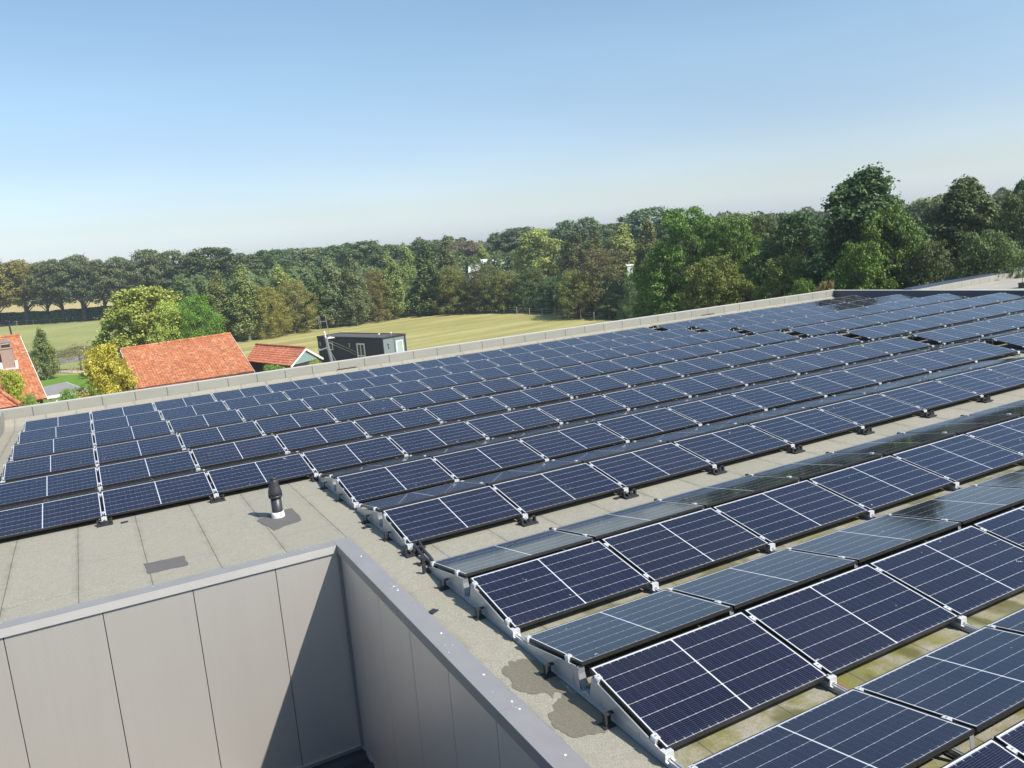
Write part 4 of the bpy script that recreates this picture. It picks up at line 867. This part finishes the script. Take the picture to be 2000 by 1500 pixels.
 ('broadleaf_tree', 'bush', 'darkmid', 66.76, 120.1, 7.31, 7.36, 'dark shaded tree at the middle of the far field edge', None),
 ('broadleaf_tree', 'bush', 'darkmid', 67.93, 113.63, 5.89, 7.1, 'dark shaded low tree left of the broad brown-tipped tree', None),
 ('hornbeam_tree', 'bush', 'brown2', 68.78, 101.2, 10.11, 11.03, 'broad rounded tree with brown-tipped top at the right end of the field', None),
 ('field_maple', 'bush', 'mixed', 63.56, 101.04, 7.12, 5.63, 'small yellow-green tree below the left side of the brown-tipped tree', None),
 ('broadleaf_tree', 'bush', 'dark', 67.19, 93.77, 4.54, 6.23, 'dark shrubby tree at the field corner below the white wall', None),
 ('alder_tree', 'near', 'green', 44.57, 51.83, 14.35, 8.38, 'large bright green near tree with a thin pointed tip, above the middle of the parapet', None),
 ('alder_tree', 'near', 'green', 45.84, 48.01, 13.17, 6.02, 'bushy green tree with flat top, right neighbour of the tree with the thin pointed tip', None),
 ('alder_tree', 'near', 'green', 44.9, 56.73, 11.11, 5.02, 'lower dark green tree filling the left end of the near tree group', None),
 ('alder_tree', 'near', 'mixedn', 40.88, 44.43, 10.27, 6.37, 'low yellow-tinged leafy tree in front of the bushy green near trees', None),
 ('alder_tree', 'near', 'dulln', 50.57, 48.99, 13.12, 5.87, 'green tree with level top between the near group and the dip before the tallest tree', None),
 ('alder_tree', 'near', 'greendark', 46.53, 41.64, 13.18, 7.65, 'dark green tree in the dip left of the tallest tree', None),
 ('alder_tree', 'tall', 'greendark', 43.48, 32.91, 15.64, 9.07, 'tallest tree, dark green with ragged pointed top, right of centre', None),
 ('alder_tree', 'near', 'green', 42.83, 30.5, 13.08, 5.6, 'bright green lower tree at the right foot of the tallest tree', None),
 ('alder_tree', 'near', 'mixedn', 40.16, 36.73, 10.19, 5.4, 'low green and yellow tree just above the parapet left of the tallest tree', None),
 ('alder_tree', 'near', 'green', 38.61, 29.4, 11.11, 5.21, 'low leafy green tree in front of the trunk of the tallest tree', None),
 ('alder_tree', 'near', 'dulln', 51.12, 32.66, 12.81, 4.67, 'dull green tree right of the tallest tree, partly behind its neighbour', None),
 ('alder_tree', 'tall', 'dulln', 52.06, 31.25, 14.56, 7.43, 'second tallest tree with dull green pointed crown near the right edge', None),
 ('alder_tree', 'near', 'dulln', 50.11, 26.77, 13.33, 4.78, 'dull green tree cut by the right edge of the picture', None),
 ('alder_tree', 'tall', 'greendark', 65.68, 35.81, 14.24, 3.6, 'dark green tree top at the right edge behind its dull green neighbour', None),
 ('alder_tree', 'near', 'dulln', 42.56, 27.46, 10.75, 4.32, 'low olive tree above the adjoining roof parapet', None),
 ('alder_tree', 'near', 'dulln', 40.77, 22.9, 11.28, 5.02, 'low dull green tree above the adjoining roof near the right edge', None),
 ('alder_tree', 'near', 'dulln', 49.41, 23.93, 12.87, 5.4, 'dull green tree just outside the right edge', None),
 ('shrub', 'near', 'brownn', 34.24, 28.38, 9.13, 2.25, 'small brown-leaved bush right above the parapet corner', None),
 ('broadleaf_tree', 'bush', 'dark', 59.7, 80.66, 6.92, 4.09, 'dark bushy tree just below the white wall at the field corner', None),
 ('shrub', 'near', 'green', 35.03, 30.51, 9.13, 2.68, 'small green bush right above the parapet left of the brown-leaved bush', None),
 ('willow_tree', 'willow', 'willow', 3.55, 107.29, 10.63, 10.23, 'large pale yellow-green rounded willow behind the barn roof', None),
 ('maple_tree', 'bush', 'maple', 9.28, 102.76, 9.0, 5.83, 'deep green rounded maple touching the pale willow', None),
 ('willow_tree', 'bush', 'willow', 6.13, 103.08, 8.57, 4.86, 'pale yellow-green lower crown between the willow and the deep green maple', None),
 ('conifer', 'conical', 'dark', -0.88, 113.48, 6.88, 1.67, 'small dark conifer at the left foot of the pale willow', None),
 ('conical_tree', 'birch', 'birch', -8.19, 113.41, 6.51, 3.34, 'small olive conical tree standing alone by the field behind the left house', None),
 ('shrub', 'conical', 'olive', -9.9, 105.32, 5.59, 1.98, 'low olive shrub directly beside the ridge end of the left house', None),
 ('apple_tree', 'orchard', 'twig', -4.33, 119.5, 3.52, 5.26, 'sparse brown-grey apple tree behind the road in the left garden, larger of two', None),
 ('apple_tree', 'orchard', 'twig', -7.02, 121.46, 2.88, 3.89, 'sparse brown-grey apple tree by the road in the left garden, smaller of two', None),
 ('shrub', 'orchard', 'olive', -1.57, 117.49, 3.58, 3.92, 'olive shrub behind the yellow tree at the left edge of the barn', None),
 ('yellow_tree', 'yellow', 'yellow', -2.48, 58.5, 7.89, 4.54, 'bright yellow tree in front of the left gable of the barn', None),
 ('yellow_tree', 'yellow', 'yellow', -1.18, 59.47, 6.71, 1.4, 'small yellow-leaved side bush touching the barn roof edge', None),
 ('catalpa_tree', 'yellow', 'lime', -8.43, 62.32, 6.59, 2.84, 'lime yellow and green leafy tree in front of the left house roof', None),
 ('shrub', 'bush', 'green2', -6.84, 51.4, 6.1, 1.22, 'small green shrub between the left house and the parapet', None),
 ('shrub', 'bush', 'green2', -4.9, 55.49, 5.58, 1.93, 'green garden shrub under the flat carport roof', None),
 ('shrub', 'bush', 'green2', 10.73, 68.14, 3.67, 2.86, 'light green shrub between the barn and the small tiled shed', None),
 ('shrub', 'bush', 'lime2', 12.46, 59.57, 4.61, 2.12, 'light green hazel bush under the gable of the small tiled shed', None),
 ('shrub', 'bush', 'lime2', 14.31, 61.15, 4.11, 1.57, 'small yellow-green bush right of the metal mast', None),
]
# ------------------------------------------------------------------ vegetation
def leaf_mesh(name, C, N, size, rnd):
    """C centres (n,3), N normals, size (n,), rnd (n,) -> mesh of rhombic leaves with a per-face value"""
    n = len(C); a = np.cross(N, RNG.normal(size=(n, 3))); a /= np.linalg.norm(a, axis=1)[:, None]+1e-9; b = np.cross(N, a); b /= np.linalg.norm(b, axis=1)[:, None]+1e-9
    s = size[:, None]; asp = RNG.uniform(.5, .8, (n, 1))
    V = np.empty((n, 4, 3)); V[:, 0] = C-a*s*.5; V[:, 1] = C+b*s*.5*asp+N*s*.08; V[:, 2] = C+a*s*.5; V[:, 3] = C-b*s*.5*asp+N*s*.08
    me = bpy.data.meshes.new(name); me.vertices.add(4*n); me.vertices.foreach_set('co', V.reshape(-1)); me.loops.add(4*n); me.polygons.add(n)
    me.loops.foreach_set('vertex_index', np.arange(4*n, dtype=np.int32)); me.polygons.foreach_set('loop_start', np.arange(0, 4*n, 4, dtype=np.int32))
    me.update(calc_edges=True); at = me.attributes.new('rnd', 'FLOAT', 'FACE'); at.data.foreach_set('value', rnd.astype(np.float32))
    return me
def crown_clumps(kind, rs):
    """unit tree: height 1, crown radius ~.5 (scaled separately). returns list of (centre, radius xyz)"""
    out = []
    def env(t):  # radius of the crown at relative height t (0..1 within the crown)
        return {'oak': math.sin(math.pi*min(1, t*.80+.18))**.55, 'broad': math.sin(math.pi*min(1, t*.72+.22))**.6, 'birch': (1-t)**.62*min(1, t*5+.35),
                'conical': (1-t)**.75*min(1, t*6+.4), 'tall': (1-t)**.5*min(1, t*3+.7)*1.05, 'near': math.sin(math.pi*min(1, t*.66+.3))**.6,
                'bush': math.sin(math.pi*min(1, t*.66+.3))**.55, 'willow': math.sin(math.pi*min(1, t*.62+.34))**.5, 'orchard': math.sin(math.pi*min(1, t*.8+.15))**.7, 'yellow': math.sin(math.pi*min(1, t*.6+.32))**.75*(1-.25*t)}[kind]
    z0 = {'oak': .3, 'broad': .12, 'birch': .08, 'conical': .03, 'tall': .06, 'near': .03, 'bush': .02, 'willow': .03, 'orchard': .3, 'yellow': .03}[kind]
    n = {'oak': 170, 'broad': 170, 'birch': 190, 'conical': 150, 'tall': 330, 'near': 330, 'bush': 170, 'willow': 230, 'orchard': 70, 'yellow': 150}[kind]
    lob = [(rs.uniform(0, 2*math.pi), rs.uniform(.75, 1.12), rs.uniform(0, 1)) for _ in range(7)]
    for k in range(n):
        t = (k+.5)/n; t = t**.85; a = k*2.39996+rs.uniform(-.5, .5); r0 = env(t)
        l = 1.0
        for la, lr, lt in lob:
            dd = abs((a-la+math.pi) % (2*math.pi)-math.pi)
            if dd < .7 and abs(lt-t) < .25: l *= lr
        r = r0*.455*l*rs.uniform(.45, 1.0)**.7*(1+.10*(rs.random() > .85))
        if k % 6 == 0: r *= .4
        cr = (.042 if kind in ('tall', 'near', 'willow') else .058)*rs.uniform(.6, 1.35)*(.65+.5*r0)
        out.append((np.array([r*math.cos(a), r*math.sin(a), z0+(1-z0-.03)*t]), cr, cr*(.62 if kind in ('oak', 'broad', 'near', 'tall') else .85)))
    return out
ASP = {}
def crown(kind, seed, nleaf, lsize, asp):
    """asp = real width / real height of the prototype; lsize = leaf size in metres at height H0=10"""
    rs = random.Random(seed); R = np.random.default_rng(seed); cl = crown_clumps(kind, rs); H0 = 10.0; W0 = H0*asp
    wts = np.array([c_[1]**2 for c_ in cl]); wts /= wts.sum(); cnt = R.multinomial(nleaf, wts)
    Cs, Ns, Rn = [], [], []
    for (ctr, rr, rz), n in zip(cl, cnt):
        d = R.normal(size=(n, 3)); d /= np.linalg.norm(d, axis=1)[:, None]+1e-9
        up = R.random(n) < .35; d[up, 2] = np.abs(d[up, 2])
        rad = R.random(n)**.42*(1+.16*R.normal(size=n)); rad[R.random(n) < .16] *= 1.75
        q = np.array([W0, W0, H0]); c0 = ctr*q
        sc_ = np.array([rr*W0*1.25, rr*W0*1.25, rz*H0*.9])
        p = c0+d*rad[:, None]*sc_
        if kind in ('birch', 'willow'):   # hanging twigs
            hang = R.random(n)**2*.07*H0*(.5 if kind == 'willow' else 1); p[:, 2] -= hang
        Nn = d*np.array([.8, .8, .9])+np.array([0, 0, .45])+R.normal(size=(n, 3))*.55; Nn /= np.linalg.norm(Nn, axis=1)[:, None]
        Cs.append(p); Ns.append(Nn); Rn.append(np.clip(R.normal(.45+.25*(rs.random()-.5), .24, n), 0, 1))
    C = np.concatenate(Cs); C[:, :2] += .022*W0*np.sin(C[:, 2:3]*1.9+seed+np.array([0, 1.7]))*1.6; C[:, 2] = np.maximum(C[:, 2], .05)
    # inner fill keeps the crown from being see-through everywhere
    me = leaf_mesh('crown', C, np.concatenate(Ns), lsize*R.uniform(.7, 1.35, len(C)), np.concatenate(Rn)); me.materials.append(MAT['leaf_dark'])
    # limbs
    m = MB(); top = {'oak': .72, 'broad': .7, 'birch': .95, 'conical': .93, 'tall': .93, 'near': .75, 'bush': .6, 'willow': .65, 'orchard': .6, 'yellow': .6}[kind]; tr = {'oak': .035, 'birch': .014, 'conical': .018, 'orchard': .02}.get(kind, .02)*H0
    bark = 'birchbark' if kind == 'birch' else 'bark'; bend = [rs.uniform(-.02, .02)*H0 for _ in range(4)]
    tp = [(0, 0, -.1), (bend[0], bend[1], top*H0*.35), (bend[0]+bend[2], bend[1]+bend[3], top*H0*.7), (bend[0], bend[3], top*H0)]
    m.tube(tp, [tr*1.25, tr*.9, tr*.55, tr*.12], bark, 8)
    for (ctr, rr, rz) in cl[::5]:
        e = Vector(ctr*np.array([W0, W0, H0])); s_ = max(.12, ctr[2]-.18)*H0; s_ = min(s_, top*H0*.9); b0 = Vector((bend[0]*s_/H0*2, bend[1]*s_/H0*2, s_))
        m.tube([b0, b0.lerp(e, .5)+Vector((0, 0, .02*H0)), e], [tr*.34, tr*.17, tr*.05], bark, 5, False)
    tme = m.mesh('trunk')
    return me, tme, W0, H0
# (kind) -> variants: leaves, leaf size, aspect
SPEC = dict(oak=(4, 14000, .27, .95), broad=(4, 14000, .28, .8), birch=(4, 16000, .20, .5), conical=(2, 15000, .25, .55), tall=(2, 52000, .155, .62), near=(3, 46000, .16, .95), bush=(4, 18000, .19, .9), willow=(1, 36000, .23, .9), orchard=(2, 3600, .2, 1.1), yellow=(2, 20000, .21, .9))
PROT = {k: [crown(k, 100+7*i+len(k)*13, n, s_, a) for i in range(v)] for k, (v, n, s_, a) in SPEC.items()}
CNT = {}
for idx, (name, kind, col, x, y, H_, W_, label, grp) in enumerate(TREES):
    vs_ = PROT[kind]; i = CNT.get(kind, 0); CNT[kind] = i+1; cme, tme, W0, H0 = vs_[i % len(vs_)]
    o = thing(name, label, 'shrub' if name == 'shrub' else 'tree', (x, y, GZ), grp)
    rz = (idx*1.713) % 6.283; sx = 1.18*W_/(W0*.98); sz = H_/(H0*.985)
    c_ = link('crown', cme, o); t_ = link('trunk', tme, o)
    c_.scale = t_.scale = (sx, sx, sz); c_.rotation_euler = t_.rotation_euler = (0, 0, rz)
    c_.material_slots[0].link = 'OBJECT'; c_.material_slots[0].material = MAT['leaf_'+col]
def mass(name, label, cat, path, h0, h1, depth, n, size, mat, seed=1):
    """a long hedge or wood edge as one leafy mass with a lumpy top"""
    R = np.random.default_rng(seed); pts = np.array(path, float); seg = np.linalg.norm(np.diff(pts, axis=0), axis=1); cum = np.r_[0, np.cumsum(seg)]
    s_ = R.random(n)*cum[-1]; k = np.clip(np.searchsorted(cum, s_)-1, 0, len(seg)-1); f = ((s_-cum[k])/seg[k])[:, None]; p = pts[k]*(1-f)+pts[k+1]*f
    dirv = (pts[k+1]-pts[k])/seg[k][:, None]; nr = np.stack([-dirv[:, 1], dirv[:, 0]], 1)
    hh = h0+(h1-h0)*(.5+.3*np.sin(s_*.55)+.2*np.sin(s_*1.37+1)+.12*np.sin(s_*.21+2)); t = R.random(n)**.7
    w_ = np.sqrt(np.clip(1-(t*.98)**3, 0, 1))*depth*.5*(1+.25*np.sin(s_*2.1+t*5)); sd_ = R.choice([-1, 1], n)*R.random(n)**.3
    C = np.stack([p[:, 0]+nr[:, 0]*w_*sd_, p[:, 1]+nr[:, 1]*w_*sd_, GZ+t*hh+.02], 1)
    N = np.stack([nr[:, 0]*sd_, nr[:, 1]*sd_, .5+0*sd_], 1)+R.normal(size=(n, 3))*.5; N /= np.linalg.norm(N, axis=1)[:, None]
    me = leaf_mesh(name, C, N, size*R.uniform(.7, 1.3, n), np.clip(R.normal(.45, .25, n), 0, 1)); me.materials.append(MAT['leaf_'+mat]); o = link(name, me); tag(o, label, cat, kind='stuff')
mass('avenue_hedge', 'long dark clipped hedge running behind the trunks of the left oaks', 'hedge', [(-45, 278), (-23, 270), (-10, 253), (0, 246), (9, 241)], 3.0, 3.3, 3, 24000, .5, 'dark', 2)
mass('undergrowth', 'dark undergrowth filling the foot of the wood along the mown field', 'undergrowth', [(10, 143), (22, 143), (37, 147), (51, 146), (58, 138), (65, 128), (68, 112), (68, 92), (72, 78), (76, 60)], 3, 6.5, 6, 70000, .42, 'dark', 3)
mass('far_wood', 'distant wood closing the horizon behind the nearer trees', 'wood', [(16, 264), (32, 262), (70, 245), (120, 215), (160, 180), (185, 130), (200, 90), (200, 50)], 11, 15, 18, 90000, .8, 'dull', 4)
mass('distant_wood', 'faint distant wood beyond the pale field on the left', 'wood', [(-520, 330), (-330, 450), (-150, 545), (30, 600)], 12, 17, 20, 45000, 1.6, 'dull', 9)
mass('inner_wood', 'dense dark wood interior between the field edge trees and the skyline trees', 'wood', [(14, 170), (45, 172), (70, 165), (90, 150), (96, 120), (98, 95), (100, 70), (100, 45)], 8, 11, 14, 90000, .6, 'dark', 5)
mass('margin_grass', 'tall dry grass and weeds along the fence at the far edge of the mown field', 'grass', [(10, 138.5), (19.3, 137.5), (26.6, 138.2), (37, 142.3), (50.6, 141), (54, 138)], .35, .9, 1.5, 12000, .28, 'straw', 8)
mass('garden_hedge', 'low olive hedge between the left garden and the pasture', 'hedge', [(-16, 127.5), (-10, 144), (-3, 141), (4, 137), (9, 128)], .9, 1.5, 1.6, 9000, .22, 'olive', 6)
mass('field_edge_hedge', 'low green hedge at the foot of the pale willow', 'hedge', [(2, 112), (6, 116), (12, 128), (13.5, 134)], 1.6, 2.6, 2.2, 9000, .25, 'green2', 7)

hz = MB().box((-700, -60, GZ-1.2), (700, 700, 20), 'felt'); ho = hz.build('haze'); ho.data.materials.clear()
hm = bpy.data.materials.new('haze_air'); hm.use_nodes = True; hn = hm.node_tree; hn.nodes.remove(hn.nodes['Principled BSDF'])
pv = hn.nodes.new('ShaderNodeVolumePrincipled'); pv.inputs['Color'].default_value = (.80, .88, 1, 1); pv.inputs['Density'].default_value = .00042; pv.inputs['Anisotropy'].default_value = .3
hn.links.new(pv.outputs[0], hn.nodes['Material Output'].inputs['Volume']); ho.data.materials.append(hm); tag(ho, kind='stuff')
